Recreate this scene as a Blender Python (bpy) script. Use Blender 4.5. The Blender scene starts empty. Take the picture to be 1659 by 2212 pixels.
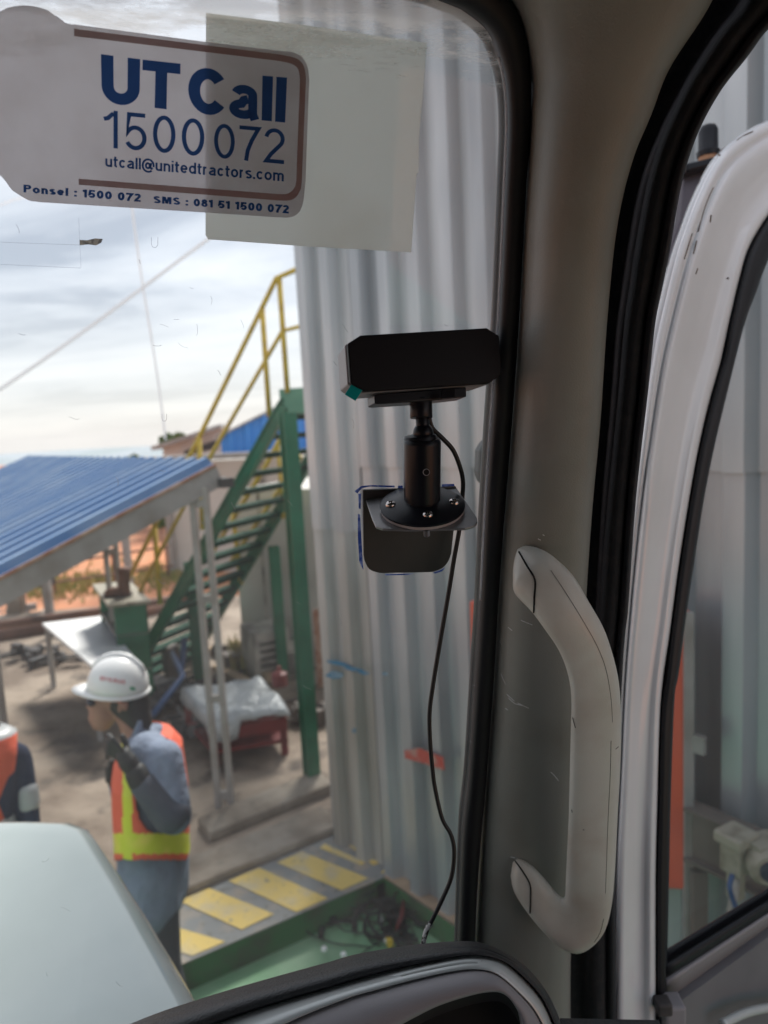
import bpy, bmesh, math, random
from mathutils import Vector, Matrix
from mathutils.bvhtree import BVHTree
random.seed(7)
sc = bpy.context.scene
R = math.radians
# ------------------------------------------------------------------ camera
F = 1534.0; CX, CY = 829.5, 1106.0
PITCH, ROLL = R(7.0), R(3.0)
CAM = Vector((0, 0, 2.6))
fw = Vector((0, math.cos(PITCH), -math.sin(PITCH)))
r0 = Vector((1, 0, 0)); u0 = r0.cross(fw)
rt = r0*math.cos(ROLL) - u0*math.sin(ROLL)
up = u0*math.cos(ROLL) + r0*math.sin(ROLL)
cd = bpy.data.cameras.new('camera'); cam = bpy.data.objects.new('camera', cd)
sc.collection.objects.link(cam)
m = Matrix((rt, up, -fw)).transposed().to_4x4(); m.translation = CAM
cam.matrix_world = m
cd.sensor_fit = 'VERTICAL'; cd.sensor_height = 34.6; cd.sensor_width = 25.95
cd.lens = F/2212*34.6; cd.clip_start = 0.02; cd.clip_end = 6000
cd.dof.use_dof = True; cd.dof.focus_distance = 0.60; cd.dof.aperture_fstop = 5.4
sc.camera = cam
# ------------------------------------------------------------------ world
w = bpy.data.worlds.new("World"); sc.world = w; w.use_nodes = True
nt = w.node_tree; nt.nodes.clear()
def N(nt, t, **kw):
    n = nt.nodes.new(t)
    for k, v in kw.items(): setattr(n, k, v)
    return n
SUN_EL, SUN_AZ = R(50), R(10)     # azimuth from +Y, negative = left
out = N(nt, 'ShaderNodeOutputWorld'); bg = N(nt, 'ShaderNodeBackground')
sky = N(nt, 'ShaderNodeTexSky', sky_type='NISHITA', sun_disc=False, sun_elevation=SUN_EL, sun_rotation=SUN_AZ)
tc = N(nt, 'ShaderNodeTexCoord'); sep = N(nt, 'ShaderNodeSeparateXYZ')
nt.links.new(tc.outputs['Generated'], sep.inputs[0])
mx = N(nt, 'ShaderNodeMath', operation='MAXIMUM'); mx.inputs[1].default_value = 0.0
nt.links.new(sep.outputs['Z'], mx.inputs[0])
ad = N(nt, 'ShaderNodeMath', operation='ADD'); ad.inputs[1].default_value = 0.16
nt.links.new(mx.outputs[0], ad.inputs[0])
dx = N(nt, 'ShaderNodeMath', operation='DIVIDE'); dy = N(nt, 'ShaderNodeMath', operation='DIVIDE')
nt.links.new(sep.outputs['X'], dx.inputs[0]); nt.links.new(ad.outputs[0], dx.inputs[1])
nt.links.new(sep.outputs['Y'], dy.inputs[0]); nt.links.new(ad.outputs[0], dy.inputs[1])
cb = N(nt, 'ShaderNodeCombineXYZ'); nt.links.new(dx.outputs[0], cb.inputs[0]); nt.links.new(dy.outputs[0], cb.inputs[1])
mp = N(nt, 'ShaderNodeMapping'); mp.inputs['Location'].default_value = (3.35, 0.35, 0.0); mp.inputs['Scale'].default_value = (0.42, 1.0, 1)
nt.links.new(cb.outputs[0], mp.inputs[0])
n1 = N(nt, 'ShaderNodeTexNoise'); n1.inputs['Scale'].default_value = 1.15; n1.inputs['Detail'].default_value = 8; n1.inputs['Roughness'].default_value = 0.6; n1.inputs['Distortion'].default_value = 0.6
nt.links.new(mp.outputs[0], n1.inputs['Vector'])
cr = N(nt, 'ShaderNodeValToRGB'); e = cr.color_ramp.elements
e[0].position = 0.41; e[0].color = (0.235, 0.252, 0.285, 1)
e[1].position = 0.63; e[1].color = (0.47, 0.475, 0.488, 1)
q = cr.color_ramp.elements.new(0.48); q.color = (0.345, 0.36, 0.39, 1)
nt.links.new(n1.outputs['Fac'], cr.inputs[0])
# warm pale band just above the horizon
mr = N(nt, 'ShaderNodeMapRange'); mr.inputs['From Min'].default_value = 0.0; mr.inputs['From Max'].default_value = 0.22; mr.inputs['To Min'].default_value = 0.75; mr.inputs['To Max'].default_value = 0.0
nt.links.new(sep.outputs['Z'], mr.inputs['Value'])
m1 = N(nt, 'ShaderNodeMix', data_type='RGBA'); m1.inputs['B'].default_value = (0.455, 0.44, 0.44, 1)
nt.links.new(mr.outputs[0], m1.inputs['Factor']); nt.links.new(cr.outputs[0], m1.inputs['A'])
mu = N(nt, 'ShaderNodeMix', data_type='RGBA', blend_type='ADD'); mu.inputs['Factor'].default_value = 1
sk = N(nt, 'ShaderNodeMix', data_type='RGBA'); sk.inputs['Factor'].default_value = 0.985; sk.inputs['B'].default_value = (0, 0, 0, 1)
nt.links.new(sky.outputs[0], sk.inputs['A'])
nt.links.new(m1.outputs['Result'], mu.inputs['A']); nt.links.new(sk.outputs['Result'], mu.inputs['B'])
nt.links.new(mu.outputs['Result'], bg.inputs['Color']); bg.inputs['Strength'].default_value = 1.0
nt.links.new(bg.outputs[0], out.inputs[0])
sd = bpy.data.lights.new('sun', 'SUN'); sun = bpy.data.objects.new('sun', sd); sc.collection.objects.link(sun)
sd.energy = 2.9; sd.angle = R(14); sd.color = (1, 0.95, 0.88)
sv = Vector((math.sin(SUN_AZ)*math.cos(SUN_EL), math.cos(SUN_AZ)*math.cos(SUN_EL), math.sin(SUN_EL)))
sun.rotation_euler = sv.to_track_quat('Z', 'Y').to_euler(); sun.location = (0, 0, 30)
sc.view_settings.view_transform = 'Standard'; sc.view_settings.look = 'None'
sc.view_settings.exposure = 0.98; sc.view_settings.gamma = 1
try:
    sc.cycles.use_denoising = True; sc.cycles.max_bounces = 10; sc.cycles.transparent_max_bounces = 24
    sc.cycles.sample_clamp_indirect = 6
except Exception: pass
# ------------------------------------------------------------------ projection helpers (photo measured on a 1659x2212 grid)
def ray(px, py): return fw + rt*((px-CX)/F) + up*((CY-py)/F)
def U(px, py, d): return CAM + ray(px, py)*d
def G(px, py, z=0.15):
    r = ray(px, py); return CAM + r*((z-CAM.z)/r.z)
def PL(px, py, P0, n):
    r = ray(px, py); return CAM + r*((P0-CAM).dot(n)/r.dot(n))
def PX(p):
    v = p-CAM; d = v.dot(fw); return (CX+v.dot(rt)/d*F, CY-v.dot(up)/d*F, d)
def topz(b, py):
    lo, hi = -1, 9
    for _ in range(40):
        mz = (lo+hi)/2
        if PX(Vector((b.x, b.y, mz)))[1] > py: lo = mz
        else: hi = mz
    return (lo+hi)/2
def interp(pts, y, k=1):      # pts [(x,y)...] sorted by y -> x at y
    for a, b in zip(pts, pts[1:]):
        if a[1] <= y <= b[1]:
            t = (y-a[1])/max(1e-6, b[1]-a[1]); return a[0]+(b[0]-a[0])*t
    return pts[0][0] if y < pts[0][1] else pts[-1][0]
# ------------------------------------------------------------------ materials
def mat(name, col, rough=0.6, metal=0.0, var=None, bump=None, spec=0.5, coat=0.0, stretch=(1, 1, 1), extra=None):
    """var=(colour2, scale, lo, hi[, detail]); bump=(scale,strength,distance); extra=list of var layered on top"""
    ma = bpy.data.materials.new(name); ma.use_nodes = True; t = ma.node_tree
    b = t.nodes['Principled BSDF']
    b.inputs['Roughness'].default_value = rough; b.inputs['Metallic'].default_value = metal
    b.inputs['Specular IOR Level'].default_value = spec; b.inputs['Coat Weight'].default_value = coat
    b.inputs['Base Color'].default_value = (*col, 1)
    c = N(t, 'ShaderNodeTexCoord'); mpn = N(t, 'ShaderNodeMapping'); mpn.inputs['Scale'].default_value = stretch
    t.links.new(c.outputs['Object'], mpn.inputs[0])
    cur = None
    for v in ([var] if var else []) + (extra or []):
        n = N(t, 'ShaderNodeTexNoise'); n.inputs['Scale'].default_value = v[1]; n.inputs['Detail'].default_value = v[4] if len(v) > 4 else 6
        t.links.new(mpn.outputs[0], n.inputs['Vector'])
        mr = N(t, 'ShaderNodeMapRange'); mr.inputs['From Min'].default_value = v[2]; mr.inputs['From Max'].default_value = v[3]
        t.links.new(n.outputs['Fac'], mr.inputs['Value'])
        mi = N(t, 'ShaderNodeMix', data_type='RGBA'); mi.inputs['A'].default_value = (*col, 1); mi.inputs['B'].default_value = (*v[0], 1)
        if cur: t.links.new(cur, mi.inputs['A'])
        t.links.new(mr.outputs[0], mi.inputs['Factor']); cur = mi.outputs['Result']
    if cur: t.links.new(cur, b.inputs['Base Color'])
    if bump:
        n = N(t, 'ShaderNodeTexNoise'); n.inputs['Scale'].default_value = bump[0]; n.inputs['Detail'].default_value = 3
        t.links.new(c.outputs['Object'], n.inputs['Vector'])
        bp = N(t, 'ShaderNodeBump'); bp.inputs['Strength'].default_value = bump[1]; bp.inputs['Distance'].default_value = bump[2]
        t.links.new(n.outputs['Fac'], bp.inputs['Height']); t.links.new(bp.outputs[0], b.inputs['Normal'])
    return ma
M = {}
M['rubber'] = mat('black_rubber', (0.012, 0.013, 0.017), 0.55, bump=(900, .15, .0004))
M['dashroll'] = mat('grained_black_vinyl', (0.018, 0.019, 0.022), 0.42, bump=(420, 0.8, 0.0012))
M['trim'] = mat('beige_grained_plastic', (0.285, 0.295, 0.275), 0.48, var=((0.225, 0.225, 0.20), 9, .45, .75), bump=(750, .45, .0007))
M['handle'] = mat('worn_grey_plastic', (0.68, 0.69, 0.64), 0.33, var=((0.54, 0.49, 0.43), 11, .45, .72), bump=(750, .30, .0006))
M['groove'] = mat('dark_fabric_seal', (0.02, 0.021, 0.027), 0.8, var=((0.04, 0.035, 0.04), 60, .5, .75), bump=(260, .6, .0015))
M['seam'] = mat('dark_gap', (0.006, 0.006, 0.006), 0.9)
M['whitepaint'] = mat('white_vehicle_paint', (0.88, 0.89, 0.92), 0.22, coat=.9, var=((0.80, 0.80, 0.82), 6, .5, .8), bump=(9, .08, .01))
M['grime'] = mat('brown_grime', (0.12, 0.08, 0.05), 0.8)
M['silver'] = mat('silver_trim', (0.58, 0.61, 0.61), 0.32, metal=.15, bump=(900, .1, .0003))
M['dashgrey'] = mat('grey_dash_plastic', (0.30, 0.285, 0.305), 0.5, bump=(800, .3, .0005))
M['doorgrey'] = mat('grey_door_plastic', (0.20, 0.195, 0.21), 0.45, var=((0.16, 0.155, 0.17), 8, .4, .7), bump=(800, .25, .0005))
M['headliner'] = mat('headliner_fabric', (0.13, 0.135, 0.14), 0.9, bump=(300, .3, .001))
M['device'] = mat('black_device_plastic', (0.004, 0.005, 0.009), 0.5, spec=.25, bump=(1500, .12, .0003))
M['device2'] = mat('satin_black_metal', (0.007, 0.008, 0.013), 0.33, spec=.3)
M['edge'] = mat('grey_device_edge', (0.30, 0.29, 0.31), 0.45, bump=(1500, .2, .0003))
M['chrome'] = mat('chrome_screw', (0.55, 0.5, 0.48), 0.18, metal=1)
M['teal'] = mat('teal_film', (0.0, 0.36, 0.38), 0.35)
M['steelplate'] = mat('brushed_dark_plate', (0.27, 0.27, 0.28), 0.3, metal=.6, var=((.18, .18, .185), 30, .4, .7))
M['darkplate'] = mat('dark_plate', (0.055, 0.052, 0.050), 0.5, var=((.04, .04, .04), 20, .4, .7))
M['washer'] = mat('clear_pad', (0.42, 0.38, 0.38), 0.4)
M['cable'] = mat('black_cable', (0.008, 0.008, 0.010), 0.45)
M['ink'] = None
M['inktext'] = None
def sheetmat(name, col, trans, var=None, see=0.0):
    ma = bpy.data.materials.new(name); ma.use_nodes = True; t = ma.node_tree; t.nodes.clear()
    o = N(t, 'ShaderNodeOutputMaterial'); d = N(t, 'ShaderNodeBsdfDiffuse'); tr = N(t, 'ShaderNodeBsdfTranslucent'); mi = N(t, 'ShaderNodeMixShader')
    mi.inputs[0].default_value = trans
    for s in (d, tr): s.inputs['Color'].default_value = (*col, 1)
    if var:
        c = N(t, 'ShaderNodeTexCoord'); n = N(t, 'ShaderNodeTexNoise'); n.inputs['Scale'].default_value = var[1]; n.inputs['Detail'].default_value = 8
        t.links.new(c.outputs['Object'], n.inputs['Vector'])
        mr = N(t, 'ShaderNodeMapRange'); mr.inputs['From Min'].default_value = var[2]; mr.inputs['From Max'].default_value = var[3]
        t.links.new(n.outputs['Fac'], mr.inputs['Value'])
        mm = N(t, 'ShaderNodeMix', data_type='RGBA'); mm.inputs['A'].default_value = (*col, 1); mm.inputs['B'].default_value = (*var[0], 1)
        t.links.new(mr.outputs[0], mm.inputs['Factor'])
        for s in (d, tr): t.links.new(mm.outputs['Result'], s.inputs['Color'])
    t.links.new(d.outputs[0], mi.inputs[1]); t.links.new(tr.outputs[0], mi.inputs[2])
    last = mi
    if see:
        tp = N(t, 'ShaderNodeBsdfTransparent'); m2 = N(t, 'ShaderNodeMixShader'); m2.inputs[0].default_value = see
        t.links.new(mi.outputs[0], m2.inputs[1]); t.links.new(tp.outputs[0], m2.inputs[2]); last = m2
    t.links.new(last.outputs[0], o.inputs[0]); return ma
M['sticker'] = sheetmat('sticker_vinyl', (0.70, 0.70, 0.74), 0.6, var=((0.63, 0.62, 0.65), 25, .4, .7), see=.2)
M['stkline'] = sheetmat('faded_red_line', (0.40, 0.28, 0.28), 0.4, var=((0.42, 0.33, 0.32), 40, .4, .7), see=.05)
M['paper'] = sheetmat('pale_paper', (0.86, 0.90, 0.89), 0.6, var=((0.80, 0.82, 0.79), 9, .5, .75))
M['residue'] = sheetmat('tape_residue', (0.45, 0.42, 0.33), 0.4, var=((0.2, 0.18, 0.14), 200, .5, .6), see=.25)
M['scratch'] = sheetmat('scratch', (0.62, 0.64, 0.66), 0.3, see=.45)
M['scratchd'] = sheetmat('dark_scratch', (0.30, 0.31, 0.34), 0.3, see=.6)
M['inktext'] = sheetmat('navy_print', (0.05, 0.13, 0.36), .6)
M['ink'] = sheetmat('blue_marker_ink', (0.07, 0.15, 0.50), 0.5, var=((.3, .4, .7), 160, .45, .62), see=.1)
def glassmat(name, tint, dirt, top=None, glossy=1.0):
    ma = bpy.data.materials.new(name); ma.use_nodes = True; t = ma.node_tree; t.nodes.clear()
    o = N(t, 'ShaderNodeOutputMaterial'); tp = N(t, 'ShaderNodeBsdfTransparent'); tp.inputs[0].default_value = (*tint, 1)
    gl = N(t, 'ShaderNodeBsdfGlossy'); gl.inputs['Roughness'].default_value = 0.02
    lw = N(t, 'ShaderNodeLayerWeight'); lw.inputs[0].default_value = .5
    pw = N(t, 'ShaderNodeMath', operation='POWER'); pw.inputs[1].default_value = 5; t.links.new(lw.outputs['Facing'], pw.inputs[0])
    fr = N(t, 'ShaderNodeMath', operation='MULTIPLY_ADD'); fr.inputs[1].default_value = .8; fr.inputs[2].default_value = .03; t.links.new(pw.outputs[0], fr.inputs[0])
    mi = N(t, 'ShaderNodeMixShader'); t.links.new(fr.outputs[0], mi.inputs[0]); t.links.new(tp.outputs[0], mi.inputs[1]); t.links.new(gl.outputs[0], mi.inputs[2])
    di = N(t, 'ShaderNodeBsdfDiffuse'); di.inputs[0].default_value = (.86, .85, .80, 1)
    tl = N(t, 'ShaderNodeBsdfTranslucent'); tl.inputs[0].default_value = (.86, .85, .80, 1)
    dm = N(t, 'ShaderNodeMixShader'); dm.inputs[0].default_value = .75; t.links.new(di.outputs[0], dm.inputs[1]); t.links.new(tl.outputs[0], dm.inputs[2])
    c = N(t, 'ShaderNodeTexCoord'); n = N(t, 'ShaderNodeTexNoise'); n.inputs['Scale'].default_value = 7; n.inputs['Detail'].default_value = 9
    t.links.new(c.outputs['Object'], n.inputs['Vector'])
    r1 = N(t, 'ShaderNodeMapRange'); r1.inputs['From Min'].default_value = .35; r1.inputs['From Max'].default_value = .75; r1.inputs['To Min'].default_value = dirt*.55; r1.inputs['To Max'].default_value = dirt*1.6
    t.links.new(n.outputs['Fac'], r1.inputs['Value']); fac = r1.outputs[0]
    if top:
        s = N(t, 'ShaderNodeSeparateXYZ'); t.links.new(c.outputs['Object'], s.inputs[0])
        n2 = N(t, 'ShaderNodeTexNoise'); n2.inputs['Scale'].default_value = 26; n2.inputs['Detail'].default_value = 10; n2.inputs['Roughness'].default_value = .7
        mpn = N(t, 'ShaderNodeMapping'); mpn.inputs['Scale'].default_value = (.5, 1, 2.6); t.links.new(c.outputs['Object'], mpn.inputs[0]); t.links.new(mpn.outputs[0], n2.inputs['Vector'])
        a1 = N(t, 'ShaderNodeMath', operation='MULTIPLY_ADD'); a1.inputs[1].default_value = 0.22; t.links.new(n2.outputs['Fac'], a1.inputs[0]); t.links.new(s.outputs['Z'], a1.inputs[2])
        r2 = N(t, 'ShaderNodeMapRange'); r2.inputs['From Min'].default_value = top[0]+.11; r2.inputs['From Max'].default_value = top[1]+.11; r2.inputs['To Max'].default_value = .55
        t.links.new(a1.outputs[0], r2.inputs['Value'])
        a2 = N(t, 'ShaderNodeMath', operation='ADD'); a2.use_clamp = True; t.links.new(fac, a2.inputs[0]); t.links.new(r2.outputs[0], a2.inputs[1]); fac = a2.outputs[0]
    m2 = N(t, 'ShaderNodeMixShader'); t.links.new(fac, m2.inputs[0]); t.links.new(mi.outputs[0], m2.inputs[1]); t.links.new(dm.outputs[0], m2.inputs[2])
    t.links.new(m2.outputs[0], o.inputs[0]); return ma
M['windshield'] = glassmat('dusty_windshield_glass', (.97, .985, .98), .075, top=(1.660, 1.700))
M['doorglass'] = glassmat('tinted_door_glass', (.76, .80, .82), .05)
M['bottleplastic'] = glassmat('clear_bottle_plastic', (.85, .9, .93), .45)
# outdoor
M['galv'] = mat('galvanised_sheet', (0.56, 0.58, 0.60), 0.36, metal=.4, var=((0.34, 0.37, 0.40), 4, .35, .65), stretch=(1, 1, .15), extra=[((0.38, 0.37, 0.36), 1.3, .60, .80)])
M['galv2'] = mat('weathered_galvanised_sheet', (0.50, 0.51, 0.51), 0.45, metal=.3, var=((0.27, 0.265, 0.25), 5, .35, .68), stretch=(1, 1, .15), extra=[((0.34, 0.30, 0.25), 1.6, .58, .82)])
M['galv3'] = mat('bluish_galvanised_sheet', (0.50, 0.525, 0.555), 0.33, metal=.4, var=((0.27, 0.295, 0.325), 4, .35, .7), stretch=(1, 1, .15))
M['greenpaint'] = mat('green_steel_paint', (0.012, 0.16, 0.082), 0.38, var=((0.008, 0.10, 0.05), 5, .4, .7), bump=(30, .1, .003))
M['tread'] = mat('dark_green_tread', (0.004, 0.04, 0.024), 0.8, spec=.15)
M['greenpale'] = mat('faded_green_steel_paint', (0.10, 0.30, 0.20), 0.42, var=((0.05, 0.22, 0.14), 5, .4, .7))
M['yellow'] = mat('yellow_steel_paint', (0.62, 0.44, 0.035), 0.42, var=((0.45, 0.30, 0.03), 12, .45, .7))
M['roofblue'] = mat('blue_roof_sheet', (0.055, 0.165, 0.36), 0.25, var=((0.16, 0.26, 0.41), 4, .42, .66), stretch=(.5, .5, 1))
M['wallblue'] = mat('blue_cladding', (0.03, 0.22, 0.62), 0.5)
M['rust'] = mat('rusty_edge', (0.30, 0.13, 0.07), 0.8, var=((.45, .30, .22), 14, .4, .6))
M['greysteel'] = mat('grey_steel', (0.36, 0.35, 0.34), 0.5, metal=.2, var=((0.26, 0.24, 0.22), 6, .4, .7))
M['concrete'] = mat('worn_concrete_yard', (0.33, 0.27, 0.215), 0.9, var=((0.17, 0.13, 0.10), 1.1, .42, .58), extra=[((0.08, 0.065, 0.055), 2.6, .56, .68)], bump=(14, .5, .03))
M['conclight'] = mat('pale_concrete', (0.34, 0.30, 0.25), 0.9, var=((0.20, 0.165, 0.13), 3, .42, .62), extra=[((0.14, 0.13, 0.11), 10, .62, .78)], bump=(20, .5, .02))
M['sand'] = mat('sandy_edge', (0.42, 0.31, 0.21), 0.95, var=((0.28, 0.20, 0.14), 6, .4, .65))
M['laterite'] = mat('orange_earth', (0.55, 0.235, 0.115), 0.95, var=((0.42, 0.18, 0.10), .35, .4, .62), extra=[((0.50, 0.30, 0.19), 1.6, .56, .74)])
M['greenfloor'] = mat('green_floor_paint', (0.17, 0.36, 0.20), 0.45, var=((0.25, 0.42, 0.27), 3, .4, .65), extra=[((0.10, 0.14, 0.09), 8, .64, .80)])
M['greenkerb'] = mat('dark_green_kerb_paint', (0.03, 0.12, 0.04), 0.7, var=((0.05, 0.06, 0.04), 7, .45, .7))
M['stripeyellow'] = mat('yellow_floor_paint', (0.72, 0.54, 0.17), 0.75, var=((0.56, 0.48, 0.30), 8, .46, .68), extra=[((0.30, 0.27, 0.21), 30, .62, .74)])
M['stripegrey'] = mat('bluegrey_floor_paint', (0.24, 0.25, 0.25), 0.8, var=((0.37, 0.32, 0.26), 7, .48, .66), extra=[((0.15, 0.14, 0.12), 24, .58, .72)])
M['offwhite'] = mat('offwhite_cladding', (0.62, 0.60, 0.56), 0.7, var=((0.50, 0.48, 0.44), 1.2, .45, .7))
M['white'] = mat('white_board', (0.86, 0.87, 0.88), 0.5)
M['acunit'] = mat('dirty_cream_metal', (0.50, 0.47, 0.42), 0.6, var=((0.20, 0.19, 0.17), 4, .45, .62))
M['grass'] = mat('grass_blades', (0.26, 0.28, 0.08), 0.8, var=((0.40, 0.32, 0.12), 3, .4, .6))
M['leaf'] = mat('tree_leaves', (0.07, 0.15, 0.03), 0.7, var=((0.14, 0.24, 0.06), 2, .4, .6))
M['bark'] = mat('bark', (0.12, 0.09, 0.07), 0.9)
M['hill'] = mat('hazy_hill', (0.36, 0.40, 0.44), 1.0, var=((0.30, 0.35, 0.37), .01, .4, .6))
M['rustpipe'] = mat('rusty_pipe', (0.20, 0.10, 0.07), 0.8, var=((0.10, 0.06, 0.05), 4, .4, .65))
M['dark'] = mat('oily_dark_metal', (0.03, 0.03, 0.033), 0.6, var=((.08, .07, .07), 14, .45, .65))
M['red'] = mat('red_paint', (0.17, 0.016, 0.018), 0.5, var=((.10, .015, .015), 6, .4, .7))
M['orange'] = mat('orange_red_paint', (0.66, 0.085, 0.035), 0.42, var=((.50, .06, .03), 3, .5, .75))
M['tarp'] = mat('silver_tarp', (0.50, 0.53, 0.55), 0.38, metal=.15, var=((.38, .41, .43), 7, .4, .6), bump=(14, .9, .03))
M['brown'] = mat('brown_steel', (0.16, 0.13, 0.115), 0.65, var=((.10, .085, .075), 4, .4, .7))
M['wood'] = mat('rough_timber', (0.36, 0.26, 0.17), 0.85)
M['bluepipe'] = mat('blue_pipe', (0.035, 0.08, 0.20), 0.5)
M['cream'] = mat('cream_pump_casing', (0.36, 0.33, 0.26), 0.55, var=((.18, .15, .11), 14, .5, .7))
M['skin'] = mat('skin', (0.33, 0.17, 0.12), 0.55, var=((.25, .12, .085), 12, .4, .7))
M['hair'] = mat('black_hair', (0.010, 0.010, 0.012), 0.6)
M['jacket'] = mat('blue_grey_cloth', (0.20, 0.245, 0.33), 0.85, var=((.13, .165, .23), 5, .42, .66), bump=(11, .8, .03))
M['trouser'] = mat('charcoal_cloth', (0.045, 0.05, 0.062), 0.9, bump=(12, .7, .03))
M['glove'] = mat('black_glove', (0.012, 0.014, 0.016), 0.6)
M['vest'] = mat('orange_vest', (0.72, 0.12, 0.06), 0.7, bump=(14, .5, .02))
M['lime'] = mat('lime_reflective_tape', (0.60, 0.66, 0.03), 0.4, var=((.78, .70, .10), 9, .5, .7))
M['navy'] = mat('navy_cloth', (0.022, 0.035, 0.075), 0.9, bump=(12, .6, .03))
M['reflect'] = mat('silver_tape', (0.45, 0.47, 0.48), 0.4)
M['helmet'] = mat('white_helmet', (0.74, 0.75, 0.75), 0.3)
M['capblue'] = mat('blue_cap', (0.02, 0.07, 0.32), 0.4)
M['label_print'] = mat('red_print', (0.55, 0.03, 0.05), 0.5)
M['green_print'] = mat('green_print', (0.05, 0.30, 0.16), 0.5)
M['lens'] = mat('dark_lens', (0.02, 0.03, 0.06), 0.1)
M['edgeglint'] = sheetmat('painted_sky_glint', (0.9, 0.9, 0.92), 0.6)
M['linegrey'] = sheetmat('pale_line', (0.85, 0.85, 0.87), 0.5, see=.35)
# corrugated wall marks: sprayed red bar and blue scribble (world coordinates of the sheets)
# ------------------------------------------------------------------ object helpers
WORLD = {}
def base(o): return WORLD.get(o.name, Vector((0, 0, 0))) if o else Vector((0, 0, 0))
def link(o, parent=None, at=Vector((0, 0, 0))):
    sc.collection.objects.link(o)
    if parent: o.parent = parent
    WORLD[o.name] = Vector(at)
def tag(o, label=None, cat=None, group=None, kind=None):
    if label: o['label'] = label
    if cat: o['category'] = cat
    if group: o['group'] = group
    if kind: o['kind'] = kind
    return o
def thing(name, label, cat, at=(0, 0, 0), group=None):
    o = bpy.data.objects.new(name, None); o.location = at; o.empty_display_size = .1
    link(o, None, Vector(at)); return tag(o, label, cat, group)
def mesh(name, verts, faces, ma, parent=None, smooth=False, mats=None, fm=None, kind=None, bevel=0, solid=0, subsurf=0, auto=None, recalc=True):
    b = base(parent); me = bpy.data.meshes.new(name)
    org = b
    me.from_pydata([tuple(Vector(v)-org) for v in verts], [], faces)
    if recalc:
        bm = bmesh.new(); bm.from_mesh(me); bmesh.ops.recalc_face_normals(bm, faces=bm.faces); bm.to_mesh(me); bm.free()
    for x in (mats or [ma]): me.materials.append(x)
    if fm:
        for p, k in zip(me.polygons, fm): p.material_index = k
    for p in me.polygons: p.use_smooth = smooth
    o = bpy.data.objects.new(name, me); link(o, parent, b)
    if auto and smooth:
        me.set_sharp_from_angle(angle=R(auto))
    if solid:
        md = o.modifiers.new('s', 'SOLIDIFY'); md.thickness = solid; md.offset = 0
    if bevel:
        md = o.modifiers.new('b', 'BEVEL'); md.width = bevel; md.segments = 2; md.limit_method = 'ANGLE'; md.angle_limit = R(40)
    if subsurf:
        md = o.modifiers.new('u', 'SUBSURF'); md.levels = subsurf; md.render_levels = subsurf
    if kind: o['kind'] = kind
    return o
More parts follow.
